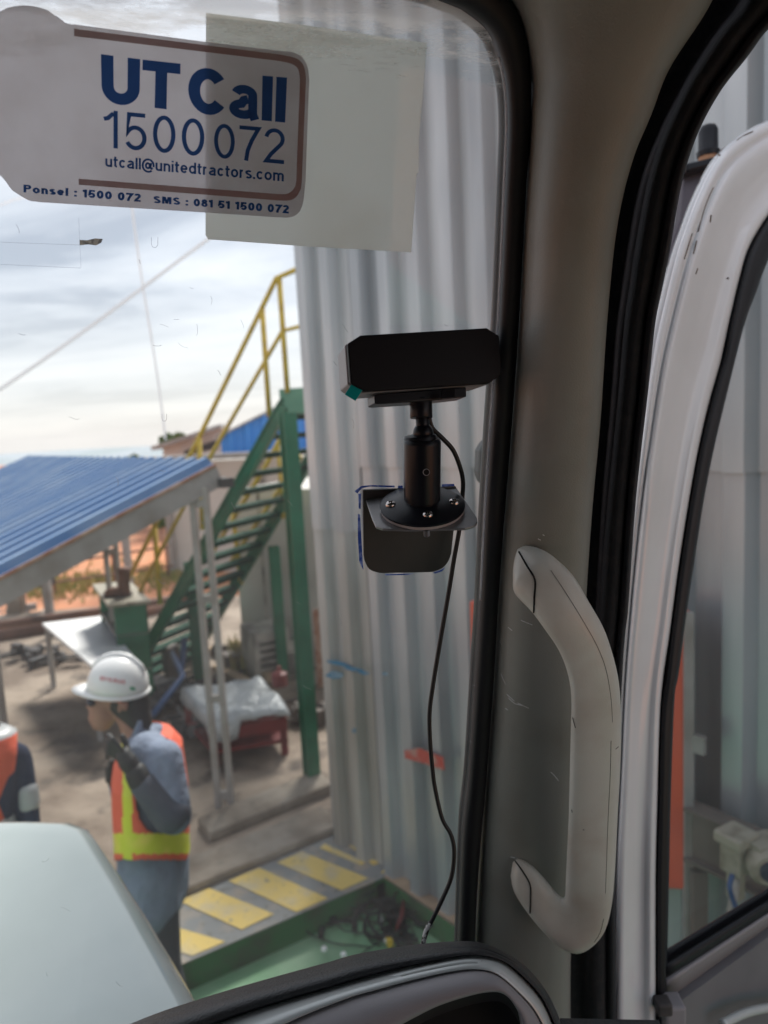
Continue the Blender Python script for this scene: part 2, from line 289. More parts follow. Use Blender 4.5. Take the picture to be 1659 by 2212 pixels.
class MB:
    def __init__(s): s.v = []; s.f = []; s.m = []
    def add(s, v, f, k=0):
        n = len(s.v); s.v += [Vector(x) for x in v]; s.f += [tuple(i+n for i in q) for q in f]; s.m += [k]*len(f)
    def hexa(s, c, k=0):   # 8 corners: bottom 4, top 4
        s.add(c, [(0, 1, 2, 3), (4, 7, 6, 5), (0, 4, 5, 1), (1, 5, 6, 2), (2, 6, 7, 3), (3, 7, 4, 0)], k)
    def box(s, c, sx, sy, sz, rz=0, k=0):
        ca, sa = math.cos(rz), math.sin(rz); c = Vector(c)
        P = []
        for z in (-.5, .5):
            for x, y in ((-.5, -.5), (.5, -.5), (.5, .5), (-.5, .5)):
                P.append(c+Vector((x*sx*ca-y*sy*sa, x*sx*sa+y*sy*ca, z*sz)))
        s.hexa(P, k)
    def beam(s, a, b, w, h, upv=Vector((0, 0, 1)), k=0):
        a, b = Vector(a), Vector(b); d = (b-a).normalized()
        side = d.cross(upv)
        if side.length < 1e-4: side = d.cross(Vector((0, 1, 0)))
        side.normalize(); u = side.cross(d).normalized()
        P = []
        for p in (a, b): P += [p-side*w/2-u*h/2, p+side*w/2-u*h/2, p+side*w/2+u*h/2, p-side*w/2+u*h/2]
        s.hexa(P, k)
    def tube(s, pts, r, n=8, k=0, closed=False):
        pts = [Vector(p) for p in pts]; rs = r if isinstance(r, (list, tuple)) else [r]*len(pts)
        V = []; prev = None
        for i, p in enumerate(pts):
            d = (pts[min(i+1, len(pts)-1)]-pts[max(i-1, 0)]).normalized()
            if prev is None:
                a = d.cross(Vector((0.3, .1, 1))); a = a if a.length > .05 else d.cross(Vector((1, 0, 0)))
            else: a = prev-d*prev.dot(d)
            a.normalize(); b = d.cross(a); prev = a
            for j in range(n):
                t = 2*math.pi*j/n; V.append(p+(a*math.cos(t)+b*math.sin(t))*rs[i])
        Fc = []
        for i in range(len(pts)-1):
            for j in range(n): Fc.append((i*n+j, i*n+(j+1) % n, (i+1)*n+(j+1) % n, (i+1)*n+j))
        Fc.append(tuple(range(n))[::-1]); Fc.append(tuple(range((len(pts)-1)*n, len(pts)*n)))
        s.add(V, Fc, k)
    def lathe(s, a, b, prof, n=32, k=0):   # prof: [(t along a->b, radius)]
        a, b = Vector(a), Vector(b); d = (b-a); L = d.length; d = d/L
        x = d.cross(Vector((0, 1, 0.01))).normalized(); y = d.cross(x)
        V = []
        for t, r in prof:
            for j in range(n):
                g = 2*math.pi*j/n; V.append(a+d*t*L+(x*math.cos(g)+y*math.sin(g))*max(r, 1e-5))
        Fc = []
        for i in range(len(prof)-1):
            for j in range(n): Fc.append((i*n+j, i*n+(j+1) % n, (i+1)*n+(j+1) % n, (i+1)*n+j))
        Fc.append(tuple(range(n))[::-1]); Fc.append(tuple(range((len(prof)-1)*n, len(prof)*n)))
        s.add(V, Fc, k)
    def ball(s, c, rx, ry=None, rz=None, n=14, k=0, ax=None):
        ry = ry or rx; rz = rz or rx; c = Vector(c); X, Y, Z = ax or (Vector((1, 0, 0)), Vector((0, 1, 0)), Vector((0, 0, 1)))
        V = [c+Z*rz]; 
        for i in range(1, n//2):
            th = math.pi*i/(n//2)
            for j in range(n):
                ph = 2*math.pi*j/n; V.append(c+X*rx*math.sin(th)*math.cos(ph)+Y*ry*math.sin(th)*math.sin(ph)+Z*rz*math.cos(th))
        V.append(c-Z*rz); Fc = []; m_ = n//2-1
        for j in range(n): Fc.append((0, 1+j, 1+(j+1) % n))
        for i in range(m_-1):
            for j in range(n): Fc.append((1+i*n+j, 1+(i+1)*n+j, 1+(i+1)*n+(j+1) % n, 1+i*n+(j+1) % n))
        e = len(V)-1
        for j in range(n): Fc.append((e, 1+(m_-1)*n+(j+1) % n, 1+(m_-1)*n+j))
        s.add(V, Fc, k)
    def prism(s, poly, ext, k=0):     # planar polygon (list of Vectors) extruded by vector
        n = len(poly); V = list(poly)+[p+ext for p in poly]
        Fc = [tuple(range(n))[::-1], tuple(range(n, 2*n))]+[(i, (i+1) % n, (i+1) % n+n, i+n) for i in range(n)]
        s.add(V, Fc, k)
    def build(s, name, ma, parent=None, **kw):
        return mesh(name, s.v, s.f, ma, parent, fm=s.m if kw.get('mats') else None, **kw)
def grid(name, rows, ma, parent=None, back=None, **kw):
    """rows of world points; back = vector giving a real back side"""
    nr, nc = len(rows), len(rows[0]); V = [p for r in rows for p in r]; Fc = []
    for i in range(nr-1):
        for j in range(nc-1): Fc.append((i*nc+j, i*nc+j+1, (i+1)*nc+j+1, (i+1)*nc+j))
    if back:
        o = nr*nc; V += [p+back for r in rows for p in r]
        Fc += [tuple(i+o for i in f)[::-1] for f in Fc[:]]
        for i in range(nr-1):
            for j in (0, nc-1): a, b = i*nc+j, (i+1)*nc+j; Fc.append((a, b, b+o, a+o))
        for j in range(nc-1):
            for i in (0, nr-1): a, b = i*nc+j, i*nc+j+1; Fc.append((a, b, b+o, a+o))
    return mesh(name, V, Fc, ma, parent, **kw)
def smoothpts(pts, n=6):
    """Catmull-Rom through tuples"""
    o = []
    P = [Vector(p) for p in pts]
    for i in range(len(P)-1):
        a, b, c, d = P[max(i-1, 0)], P[i], P[i+1], P[min(i+2, len(P)-1)]
        for k in range(n):
            t = k/n; o.append(0.5*((2*b)+(c-a)*t+(2*a-5*b+4*c-d)*t*t+(3*b-a-3*c+d)*t**3))
    o.append(P[-1]); return o
def drop_tip(pts): return pts
# ================================================================== SETTING
ext = 2500
mesh('ground', [(-ext, -40, 0), (ext, -40, 0), (ext, ext*1.4, -120), (ext, 90, 0), (-ext, 90, 0), (-ext, ext*1.4, -120)], [(0, 1, 3, 4), (4, 3, 2, 5)], M['laterite'], kind='structure')
# far hills
rows = []
for i, y in enumerate((900, 1100, 1400, 1800)):
    rows.append([Vector((x, y, [-70, -45, -34, -60][i]+[0, 12, 20, 10][i]*(.5+.5*math.sin(x*.0031+i*1.7))*(.6+.4*math.sin(x*.0011+2)))) for x in range(-2400, 2401, 120)])
grid('hills', rows, M['hill'], smooth=True, kind='structure')
Z0 = 0.15
C0 = G(829, 1897, Z0); Nl = G(406, 2079, Z0); dirn = (Nl-C0).normalized()
S1 = G(989, 2006, Z0); dirs = (S1-C0).normalized()
A1 = C0+dirn*9; B1 = C0+dirs*6
poly = [A1, C0, B1, Vector((7, B1.y, Z0)), Vector((7, 11.6, Z0)), Vector((-10, 9.6, Z0)), Vector((-10, A1.y, Z0))]
mb = MB(); n = len(poly); V = poly+[p-Vector((0, 0, .15)) for p in poly]
mb.add(V, [tuple(range(n))], 0)
for i in range(n): mb.add([V[i], V[(i+1) % n], V[(i+1) % n+n], V[i+n]], [(0, 1, 2, 3)], 1 if i < 2 else 0)
o = mb.build('yard_paving', M['concrete'], mats=[M['concrete'], M['greenkerb']], kind='structure')
def lift(p, z): return Vector((p.x, p.y, z))
gf = [lift(A1+Vector((-.0, -6, 0)), .006), lift(A1, .006), lift(C0, .006), lift(B1, .006), Vector((B1.x, -8, .006)), Vector((A1.x, -8, .006))]
mesh('green_floor', gf, [(1, 2, 3, 4, 5)], M['greenfloor'], kind='structure')
# striped floor marking on top of the kerb
Fa, Fb = G(393, 1944), G(731, 1801); Ra = G(872, 1861)
fdir = (Fa-Fb).normalized()
mk = MB(); z1, z2 = Z0+.004, Z0+.008
mk.add([lift(C0, z1), lift(C0+dirn*6, z1), lift(Fb+fdir*6.6, z1), lift(Fb, z1), lift(Ra, z1)], [(0, 1, 2, 3, 4)], 0)
def s4(a, b, c, d): mk.add([lift(G(*q), z2) for q in (a, b, c, d)], [(0, 1, 2, 3)], 1)
s4((386, 1949), (452, 1921), (592, 1977), (522, 2011)); s4((494, 1905), (560, 1877), (709, 1943), (640, 1973))
s4((598, 1866), (652, 1842), (797, 1900), (738, 1926)); s4((690, 1834), (702, 1825), (790, 1866), (780, 1872))
s4((728, 1808), (745, 1810), (832, 1862), (806, 1872)); s4((250, 2010), (310, 1985), (487, 2037), (415, 2068))
s4((90, 2080), (160, 2050), (330, 2105), (260, 2138)); s4((846, 1862), (868, 1862), (838, 1886), (822, 1890))
o = mk.build('road_marking', None, mats=[M['stripegrey'], M['stripeyellow']], kind='structure')
# sandy edge along the wall
mesh('path', [lift(G(872, 1863), z2+.003), lift(C0, z2+.003), lift(C0+dirs*4, z2+.003), lift(C0+dirs*4+Vector((.9, .3, 0)), z2+.003), lift(G(905, 1850), z2+.003)], [(0, 1, 2, 3, 4)], M['sand'], kind='structure')
# low concrete kerbs beyond the stripes
def slab(name, pts, z, h, label, cat):
    mbx = MB(); P = [lift(p, z) for p in pts]; mbx.prism(P, Vector((0, 0, h)))
    return tag(mbx.build(name, M['conclight'], bevel=.012), label, cat)
p1, p2 = Fb+Vector((.03, .03, 0)), Fa+fdir*2.2+Vector((.02, .03, 0)); nrm = Vector((-fdir.y, fdir.x, 0)); nrm = nrm if nrm.y > 0 else -nrm
slab('concrete_kerb', [p1, p2, p2+nrm*.27, p1+nrm*.27], Z0, .05, 'pale concrete kerb running beside the yellow and grey striped floor', 'kerb')
k1, k2 = G(722, 1712), G(455, 1822)
kd = (k2-k1).normalized()
slab('concrete_kerb', [k1, k2, k2+nrm*.22, k1+nrm*.24], Z0, .07, 'rough broken concrete kerb crossing the yard at the foot of the grey posts', 'kerb')
# ================================================================== CORRUGATED WALL
def profile(width, pitch, depth, flat=(.30, .12, .16, .12), minor=True):
    xs = []; x = 0
    while x < width:
        f = [0, flat[0], flat[0]+flat[1], flat[0]+flat[1]+flat[2]*2, flat[0]+flat[1]*2+flat[2]*2]
        for t, h in zip(f, (0, 0, 1, 1, 0)): xs.append((x+t*pitch, h*depth))
        x += pitch
    o = [p for p in xs if p[0] < width]; o.append((width, o[-1][1])); return o
def corr(name, O, Wd, L, Nn, width, length, pitch, depth, ma, parent=None, solid=.002, seg=1, **kw):
    pr = profile(width, pitch, depth); V = []; Fc = []
    for i in range(seg+1):
        for x, h in pr: V.append(O+Wd*x+L*(length*i/seg)+Nn*h)
    n = len(pr)
    for i in range(seg):
        for j in range(n-1): Fc.append((i*n+j, i*n+j+1, (i+1)*n+j+1, (i+1)*n+j))
    return mesh(name, V, Fc, ma, parent, solid=solid, recalc=False, **kw)
W0 = G(720, 1802); W1 = G(1000, 1984)
wd = (W1-W0); wd.z = 0; wd.normalize(); wn = Vector((wd.y, -wd.x, 0))
if wn.dot(Vector((-1, -1, 0))) < 0: wn = -wn
wall = thing('corrugated_wall', 'tall galvanised corrugated metal wall with blue and red paint marks, right of the green stair', 'wall', W0)
Uz = Vector((0, 0, 1)); O = lift(W0, Z0)
zb = topz(W0, 1137)
x = 0; i = 0
for i, (sw, lm, tm) in enumerate(((.44, 'galv2', 'galv'), (.80, 'galv3', 'galv3'), (.80, 'galv', 'galv3'), (.80, 'galv3', 'galv'), (.80, 'galv', 'galv'), (.80, 'galv3', 'galv3'), (.8, 'galv', 'galv'), (.8, 'galv', 'galv'))):
    zz = zb if i == 0 else zb-.55+.9*(i % 2)
    corr('wall_sheet', O+wd*x-wn*(.008 if i else .0), wd, Uz, wn, sw+.02, zz-Z0+.05, .205, .056, M[lm], wall)
    corr('wall_sheet', lift(O, zz)+wd*x+wn*(.009 if i == 0 else .003), wd, Uz, wn, sw+.02, 6.6-zz, .205, .056, M[tm], wall)
    x += sw
mbx = MB(); mbx.add([O-wn*.06, O-wn*.06+wd*7, O-wn*.06+wd*7+Uz*6.3, O-wn*.06+Uz*6.3], [(0, 1, 2, 3)]); 
mbx.beam(O-wn*.05+Uz*3.2, O-wn*.05+wd*7+Uz*3.2, .06, .1)
mbx.build('wall_backing', M['brown'], wall, solid=.01)
# building return away from the corner
sideN = -wd
corr('wall_sheet', O-wn*.06, -wn, Uz, sideN, 4.5, 6.4, .20, .034, M['galv'], wall)
# painted marks lying on the sheets
def wallpt(px, py, off=.060): return PL(px, py, O+wn*off, wn)
mbx = MB()
def blotch(cx, cy, rx, ry, ang=0, n=11, seed=1):
    rr = random.Random(seed); P = []
    for j in range(n):
        t = 2*math.pi*j/n; k = rr.uniform(.65, 1.15); dx_, dy_ = rx*k*math.cos(t), ry*k*math.sin(t)
        P.append(wallpt(cx+dx_*math.cos(ang)-dy_*math.sin(ang), cy+dx_*math.sin(ang)+dy_*math.cos(ang), 0.0665))
    return P
for a in ((730, 1433, 26, 6, .25, 2), (762, 1445, 26, 5, .2, 3), (785, 1453, 18, 5, .2, 4), (722, 1458, 20, 8, .1, 5), (832, 1456, 7, 4, 0, 6), (765, 1578, 6, 6, 0, 7)):
    P = blotch(a[0], a[1], a[2], a[3], a[4], seed=a[5]); mbx.add(P, [tuple(range(len(P)))])
mbx.build('blue_paint_mark', mat('blue_spray', (.02, .16, .30), .7, var=((.15, .25, .33), 12, .45, .6)), wall, solid=.001)
P = [wallpt(*q, 0.0665) for q in ((873, 1621), (905, 1616), (958, 1636), (960, 1664), (920, 1650), (875, 1638))]
mesh('red_paint_mark', P, [tuple(range(6))], mat('red_spray', (.46, .07, .05), .8, var=((.42, .22, .19), 14, .45, .62)), wall, solid=.001)
# ================================================================== GREEN STAIR
T1 = U(612, 876, 5.7); B_ = U(333, 1372, 6.6)
run = (B_-T1); hd = Vector((run.x, run.y, 0)); slope = run.z/hd.length; hd.normalize()
perp = Vector((-hd.y, hd.x, 0)); perp = perp if perp.y > 0 else -perp
Wst = 1.0
tend = (Z0+.03-T1.z)/run.z; Bt = T1+run*tend
stair = thing('steel_staircase', 'steep green steel staircase with yellow handrails beside the corrugated wall', 'staircase', lift(Bt, Z0))
for k_, nm in ((0, 0), (1, 1)):
    mb = MB(); a, b = T1+perp*Wst*k_, Bt+perp*Wst*k_
    mb.beam(a, b, .04, .10, Uz); mb.beam(a+Uz*.055, b+Uz*.055, .065, .012, Uz); mb.beam(a-Uz*.085, b-Uz*.085, .065, .012, Uz)
    mb.build('stringer', M['greenpaint'], stair)
ns = 17
for i in range(ns):
    t = (i+.6)/ns; p = T1+(Bt-T1)*t
    mb = MB(); c0 = p+perp*.03; c1 = p+perp*(Wst-.03)
    mb.beam(c0, c1, .12, .045, Uz)
    mb.build('tread', M['tread'], stair)
# landing
mb = MB(); q0 = T1+Uz*.02; hh = -hd
L = [q0, q0+perp*Wst, q0+perp*Wst+hh*1.5, q0+hh*1.5]
mb.prism([p-Uz*.09+hd*.03 for p in L], Uz*.20); mb.build('landing', M['greenpale'], stair)
# posts
def vpost(name, base_px, top_py, w, d, ma, parent, z=Z0, ang=0, flange=True):
    b = G(*base_px, z); tz = topz(b, top_py); mb = MB()
    if flange:
        ca = Vector((math.cos(ang), math.sin(ang), 0)); sa = Vector((-math.sin(ang), math.cos(ang), 0))
        for s_ in (-1, 1):
            c = b+sa*s_*d/2; mb.prism([c-ca*w/2-sa*.006, c+ca*w/2-sa*.006, c+ca*w/2+sa*.006, c-ca*w/2+sa*.006], Uz*(tz-z))
        mb.prism([b-ca*.005-sa*d/2, b+ca*.005-sa*d/2, b+ca*.005+sa*d/2, b-ca*.005+sa*d/2], Uz*(tz-z))
    else: mb.box(b+Uz*(tz-z)/2, w, d, tz-z, ang)
    return mb.build(name, ma, parent), b, tz
vpost('support_post', (675, 1690), 892, .095, .08, M['greenpaint'], stair, ang=.5)
vpost('support_post', (612, 1472), 1180, .10, .09, M['greenpaint'], stair, ang=.3)
vpost('support_post', (432, 1478), 1215, .11, .10, M['greenpaint'], stair, ang=.3)
# handrails
def rail(pts, r, ma, name='handrail'):
    mb = MB(); mb.tube(pts, r, 8); return mb.build(name, ma, stair, smooth=True)
def P1(px, py, off=0.0):    # point on the vertical plane of the near stringer
    return PL(px, py, T1+perp*off, perp)
def P2(px, py): return P1(px, py, Wst)
rail([P1(262, 1282), P1(430, 945), P1(597, 601), P1(652, 577), P1(720, 550)], .021, M['yellow'])
rail([P1(300, 1280), P1(455, 985), P1(610, 715), P1(657, 703), P1(725, 690)], .018, M['yellow'], 'middle_rail')
for a, b in (((603, 600), (621, 848)), ((566, 662), (582, 902)), ((430, 945), (437, 1004+140)), ((333, 1128), (346, 1305))):
    rail([P1(*a), P1(*b)], .022, M['yellow'], 'rail_post')
rail([P2(457, 1195), P2(571, 1012), P2(640, 885)], .025, M['yellow'])
rail([P2(500, 1212), P2(584, 1087), P2(650, 985)], .022, M['yellow'], 'middle_rail')
rail([P2(503, 1110), P2(521, 1262)], .026, M['yellow'], 'rail_post')
rail([P2(600, 960), P2(612, 1120)], .02, M['yellow'], 'rail_post')
# ================================================================== SHELTER WITH BLUE ROOF
Ac = G(485, 1752); RA = U(458, 1014, Ac.y/ray(470, 1400).y); RA = Vector((RA.x, RA.y, topz(lift(RA, 0), 1014)))
Bc = Vector((-4.3, 8.8, RA.z))
ab = (Bc-RA); ab.z = 0; Lab = ab.length; ab.normalize()
pr_ = Vector((-ab.y, ab.x, 0)); pr_ = pr_ if pr_.y < 0 else -pr_
rdir = (pr_*1.0-Uz*.40).normalized(); rn = ab.cross(rdir); rn = rn if rn.z > 0 else -rn
shed = thing('open_shelter', 'open shelter with blue corrugated roof on grey steel posts, left of the stair', 'shelter', lift(Ac, Z0))
corr('roof', RA-ab*.05-rdir*.02+rn*.03, ab, rdir, rn, Lab+.30, 2.3, .20, .045, M['roofblue'], shed)
for f_, h_ in ((-.06, .13), (Lab, .10), (Lab/2, .10)):
    mb = MB(); mb.beam(RA+ab*f_-rn*.04, RA+ab*f_+rdir*2.2-rn*.04, .05, h_, rn); mb.build('rafter', M['greysteel'], shed)
mb = MB(); mb.beam(RA-ab*.09+rn*.034+rdir*.0, RA-ab*.09+rdir*2.2+rn*.034, .012, .02, rn); mb.build('rusty_flashing', M['rust'], shed)
mb = MB(); mb.beam(RA-ab*.15-rn*.09, RA+ab*(Lab+.1)-rn*.09, .08, .06, Uz); mb.beam(RA+rdir*1.5-rn*.1, RA+rdir*1.5+ab*Lab-rn*.1, .05, .05, Uz)
mb.build('purlin', M['dark'], shed)
def twinpost(px, py, w=.035, gap=.085):
    b = G(px, py); mb = MB()
    hgt = RA.z-.1-Z0
    for s_ in (-1, 1): mb.box(b+ab*0+Vector((s_*gap/2, 0, hgt/2)), w, .05, hgt)
    for zz in (.1, .75, 1.4, 2.0): mb.box(b+Vector((0, 0, zz*hgt/2.1)), gap, .03, .05)
    mb.build('post', M['greysteel'], shed)
twinpost(487, 1748)
pm = RA+ab*Lab*.47; pp = PX(lift(pm, Z0)); twinpost(pp[0]+8, pp[1], .035, .10)
pm = RA+ab*(Lab-.02); b = lift(pm, Z0); mb = MB(); mb.box(b+Uz*(RA.z-.3)/2, .09, .09, RA.z-.3); mb.build('post', M['greysteel'], shed)
b = lift(RA+rdir*1.45-ab*.03, Z0); mb = MB(); mb.box(b+Uz*.83, .06, .06, 1.68); mb.build('post', M['greysteel'], shed)
b = G(284, 1300, 0); mb = MB(); hz = topz(b, 1110); mb.box(b+Uz*hz/2, .10, .10, hz); 
tag(mb.build('steel_post', M['greysteel']), 'single grey steel post standing on the orange ground behind the shelter', 'post')
# ================================================================== BACKGROUND BUILDINGS
def quadbox(name, p, q, z0, z1, depth, ma, parent, **kw):
    d = (q-p); d.z = 0; nn = Vector((-d.y, d.x, 0)).normalized(); nn = nn if nn.y > 0 else -nn
    mb = MB(); mb.prism([lift(p, z0), lift(q, z0), lift(q+nn*depth, z0), lift(p+nn*depth, z0)], Uz*(z1-z0)); return mb.build(name, ma, parent, **kw)
# white long building behind the stair
wb = thing('white_building', 'long white walled building behind the staircase with pale posts', 'building', lift(G(372, 1240, 0), 0))
p = G(372, 1240, 0); qv = p+Vector((7.5, -.4, 0)); zt = topz(p, 1000)
quadbox('wall', p, qv, 0, zt, 4, M['offwhite'], wb)
mb = MB(); mb.beam(lift(p, zt+.08)+Vector((-.3, -.3, 0)), lift(qv, zt+.08)+Vector((0, -.3, 0)), .3, .1); mb.build('roof', M['greysteel'], wb)
mb = MB(); mb.box(p+Vector((.05, -.06, zt/2)), .12, .08, zt); mb.build('corner_post', M['greysteel'], wb)
for px_, w_ in ((560, .30), (645, .3)):
    g = PL(px_, 1100, p+Vector((0, -.03, 0)), Vector((.4, 7.5, 0)).normalized()); mb = MB(); mb.box(lift(g, zt/2), w_, .06, zt-.06); mb.build('pillar', M['acunit'], wb)
cb_ = thing('site_cabin', 'off white panelled cabin wall standing close behind the stair supports', 'cabin', lift(G(528, 1452), 0))
p = G(528, 1425); q = G(760, 1445); zt = topz(p, 1110)+.25
quadbox('wall', p, q, Z0, zt, 1.6, M['offwhite'], cb_)
mb = MB()
for t in (.25, .55, .85): g = p.lerp(q, t); mb.box(lift(g, (zt+Z0)/2)-Vector((0, .01, 0)), .03, .02, zt-Z0-.05)
mb.build('panel_seam', M['acunit'], cb_)
# blue clad building far right, pale shed with grey roof
bb = thing('blue_building', 'bright blue clad gable wall rising behind the top of the stair', 'building', U(545, 990, 17))
def FP(px, py, d): return U(px, py, d)
def wallpoly(name, pts, d, ma, parent, thick=2.0, **kw):
    mb = MB(); mb.prism([FP(x, y, d) for x, y in pts], Vector((0.0, thick, 0))); return mb.build(name, ma, parent, **kw)
P0 = FP(480, 985, 17); wr = Vector((1, .0, 0))
pr = profile(4.6, .42, .05); V = []; Fc = []
for zf in (0, 1):
    for x_, h in pr:
        q = P0+wr*x_-Vector((0, h, 0)); t = PX(q)[0]
        zt = (FP(t, 985, 17) if zf == 0 else FP(t, 940-(t-480)*.50, 17)).z; V.append(Vector((q.x, q.y, zt)))
n = len(pr)
for j in range(n-1): Fc.append((j, j+1, n+j+1, n+j))
mesh('wall', V, Fc, M['wallblue'], bb, solid=.03, recalc=False)
mb = MB(); mb.beam(FP(470, 944, 16.9), FP(700, 829, 16.9), .3, .05); mb.build('roof_edge', M['greysteel'], bb)
mb = MB(); mb.prism([FP(478, 984, 17.1), FP(700, 984, 17.1), FP(700, 1060, 17.1), FP(478, 1060, 17.1)], Vector((0, 3, 0))); mb.build('lower_wall', M['offwhite'], bb)
mb = MB(); mb.beam(FP(478, 992, 16.8), FP(700, 988, 16.8), .3, .12); mb.build('beam', M['dark'], bb)
ps = thing('pale_shed', 'pale shed with a sloping grey roof and dark window openings below the tree', 'shed', U(420, 1010, 20))
wallpoly('wall', ((352, 990), (352, 968), (480, 925), (480, 1075), (352, 1075)), 20, M['offwhite'], ps)
mb = MB(); mb.beam(FP(335, 968, 19.7), FP(482, 920, 19.7), .8, .10); mb.build('roof', M['greysteel'], ps)
for a, b_ in ((432, 470), (398, 425)):
    mb = MB(); yy = 962 if a > 420 else 975; mb.prism([FP(a, yy, 19.95), FP(b_, yy-12, 19.95), FP(b_, yy+6, 19.95), FP(a, yy+14, 19.95)], Vector((0, .04, 0))); mb.build('window', M['dark'], ps)
# old dark tiled roof line behind blue roof
og = thing('dark_shed', 'low dark weathered roof showing just above the blue shelter roof', 'shed', U(230, 1020, 22))
mb = MB(); mb.beam(FP(120, 1000, 22), FP(430, 990, 21), 1.6, .10); mb.build('roof', M['dark'], og)
mb = MB(); mb.beam(FP(125, 1022, 22.3), FP(425, 1012, 21.3), .1, .35); mb.build('wall', M['brown'], og)
# trees
def tree(cx, cy, d, rx, ry, n, label, ls=.09, trunk=True):
    b = U(cx, cy, d); rxm, rym = rx*d/F, ry*d/F
    t = thing('leafy_tree', label, 'tree', lift(b, 0 if d < 60 else -5), 'trees far behind the shelter roof'); mb = MB(); rr = random.Random(int(cx))
    cl = [(b+Vector((rr.uniform(-.8, .8)*rxm, rr.uniform(-.5, .5)*rxm, rr.uniform(-.6, .6)*rym)), rr.uniform(.25, .5)*rym) for _ in range(16)]
    for i in range(n):
        c, r_ = rr.choice(cl); v = Vector((rr.gauss(0, 1), rr.gauss(0, 1), rr.gauss(0, 1))).normalized()*r_*rr.uniform(.6, 1.15)+c
        a = Vector((rr.gauss(0, 1), rr.gauss(0, 1), rr.gauss(0, 1))).normalized()*ls*rr.uniform(.6, 1.3); e_ = a.cross(Vector((rr.gauss(0, 1), rr.gauss(0, 1), rr.gauss(0, 1)))).normalized()*ls*.6
        mb.add([v-a, v-e_, v+a, v+e_], [(0, 1, 2, 3)])
    mb.build('crown', M['leaf'], t, recalc=False)
    mb = MB(); mb.tube([lift(b, b.z-rym*3), b-Uz*rym*.3, b+Vector((.1*rxm, 0, .4*rym))], [rxm*.10, rxm*.07, rxm*.03], 7)
    for k in range(3): mb.tube([b-Uz*rym*.4, b+Vector((rr.uniform(-.6, .6)*rxm, 0, rr.uniform(0, .4)*rym))], [rxm*.05, rxm*.02], 5)
    mb.build('trunk', M['bark'], t)
tree(378, 953, 40, 40, 17, 1500, 'bright green round tree behind the pale shed roof', .16)
tree(118, 1004, 45, 14, 7, 300, 'small green bush tree above the blue roof edge, left of centre', .13)
tree(60, 1006, 48, 10, 6, 250, 'tiny bush tree at the far left above the blue roof', .13)
tree(293, 990, 42, 13, 9, 300, 'small dull green tree just left of the pale shed', .13)
tree(345, 1125, 15, 9, 22, 400, 'small light green sapling beside the white building corner', .06)
# pipes and rail fence on the orange ground
fn = thing('pipe_fence', 'low fence of long dark pipes crossing the orange ground', 'fence', G(190, 1300, 0))
def gl(px, py, z): return G(px, py, z)
for (a, b_, z, r_) in (((-150, 1262), (375, 1178), .55, .022), ((-150, 1295), (375, 1222), .28, .02)):
    mb = MB(); mb.tube([G(*a, z), G(*b_, z)], r_, 8); mb.build('rail', M['rustpipe'], fn)
for px_ in (120, 250, 365):
    g = G(px_, 1300-(px_/8), 0); mb = MB(); mb.tube([g, g+Uz*.62], .025, 7); mb.build('post', M['rustpipe'], fn)
pl_ = thing('rusty_pipe', 'thick rust brown pipe lying on the ground beyond the white table', 'pipe', G(120, 1360, 0))
mb = MB(); mb.tube([G(-140, 1395, .2), G(230, 1338, .2), G(420, 1300, .2)], .11, 12); mb.build('barrel', M['rustpipe'], pl_, smooth=True)
mb = MB(); mb.tube([G(-140, 1370, .45), G(230, 1318, .45), G(420, 1285, .45)], .05, 10); mb.build('barrel', M['rustpipe'], pl_, smooth=True)
for (px_, py_, w_, h_, lb) in ((50, 1258, 42, 26, 'dark square box on a pale concrete post at the left'), (95, 1250, 32, 30, 'dark square box hanging right of the pale fence post')):
    c = U(px_, py_, 10.5); t = thing('dark_box', lb, 'box', c-Uz*h_*.5*10.5/F); mb = MB(); mb.box(c, w_*10.5/F, .25, h_*10.5/F); mb.build('casing', M['dark'], t, bevel=.01)
    mb = MB(); mb.box(c+Vector((0, -.13, 0)), w_*8/F, .02, h_*8/F); mb.build('cover', M['dark'], t)
g = G(40, 1345, 0); mb = MB(); mb.box(g+Uz*.3, .2, .2, topz(g, 1268)); tag(mb.build('concrete_post', M['conclight'], bevel=.01), 'short pale concrete post under the dark box', 'post')
# grass strip
rr = random.Random(3); mb = MB()
for i in range(1500):
    px_ = rr.uniform(60, 400); py_ = 1275+rr.gauss(0, 14)-(px_-60)*.10
    if abs(rr.gauss(0, 1)) > 1.4: continue
    g = G(px_, py_, 0); h_ = rr.uniform(.05, .16); a = rr.uniform(0, 6.28); dv = Vector((math.cos(a), math.sin(a), 0))*.03
    mb.add([g-dv, g+dv, g+dv*.3+Vector((rr.uniform(-.05, .05), 0, h_))], [(0, 1, 2)])
for i in range(500):
    px_ = 515+rr.gauss(0, 12); py_ = 1440+rr.gauss(0, 10); g = G(px_, py_, Z0); h_ = rr.uniform(.1, .3); a = rr.uniform(0, 6.28); dv = Vector((math.cos(a), math.sin(a), 0))*.02
    mb.add([g-dv, g+dv, g+dv*.3+Vector((rr.uniform(-.05, .05), 0, h_))], [(0, 1, 2)])
tag(mb.build('grass', M['grass'], recalc=False), 'sparse yellow green grass along the pipe fence', 'grass', kind='stuff')
# ================================================================== YARD FURNITURE
# white table board
wt = thing('white_table', 'low table with a broad white board top under the shelter', 'table', G(190, 1470))
zt = .62
Q = [G(*q, zt+Z0) for q in ((92, 1352), (225, 1336), (300, 1440), (205, 1450))]
mb = MB(); mb.prism(Q, Uz*.03); mb.build('tabletop', M['white'], wt)
for q in Q:
    c = q.lerp((Q[0]+Q[2])/2, .12); mb = MB(); mb.box(lift(c, Z0+zt/2), .04, .04, zt); mb.build('leg', M['greysteel'], wt)
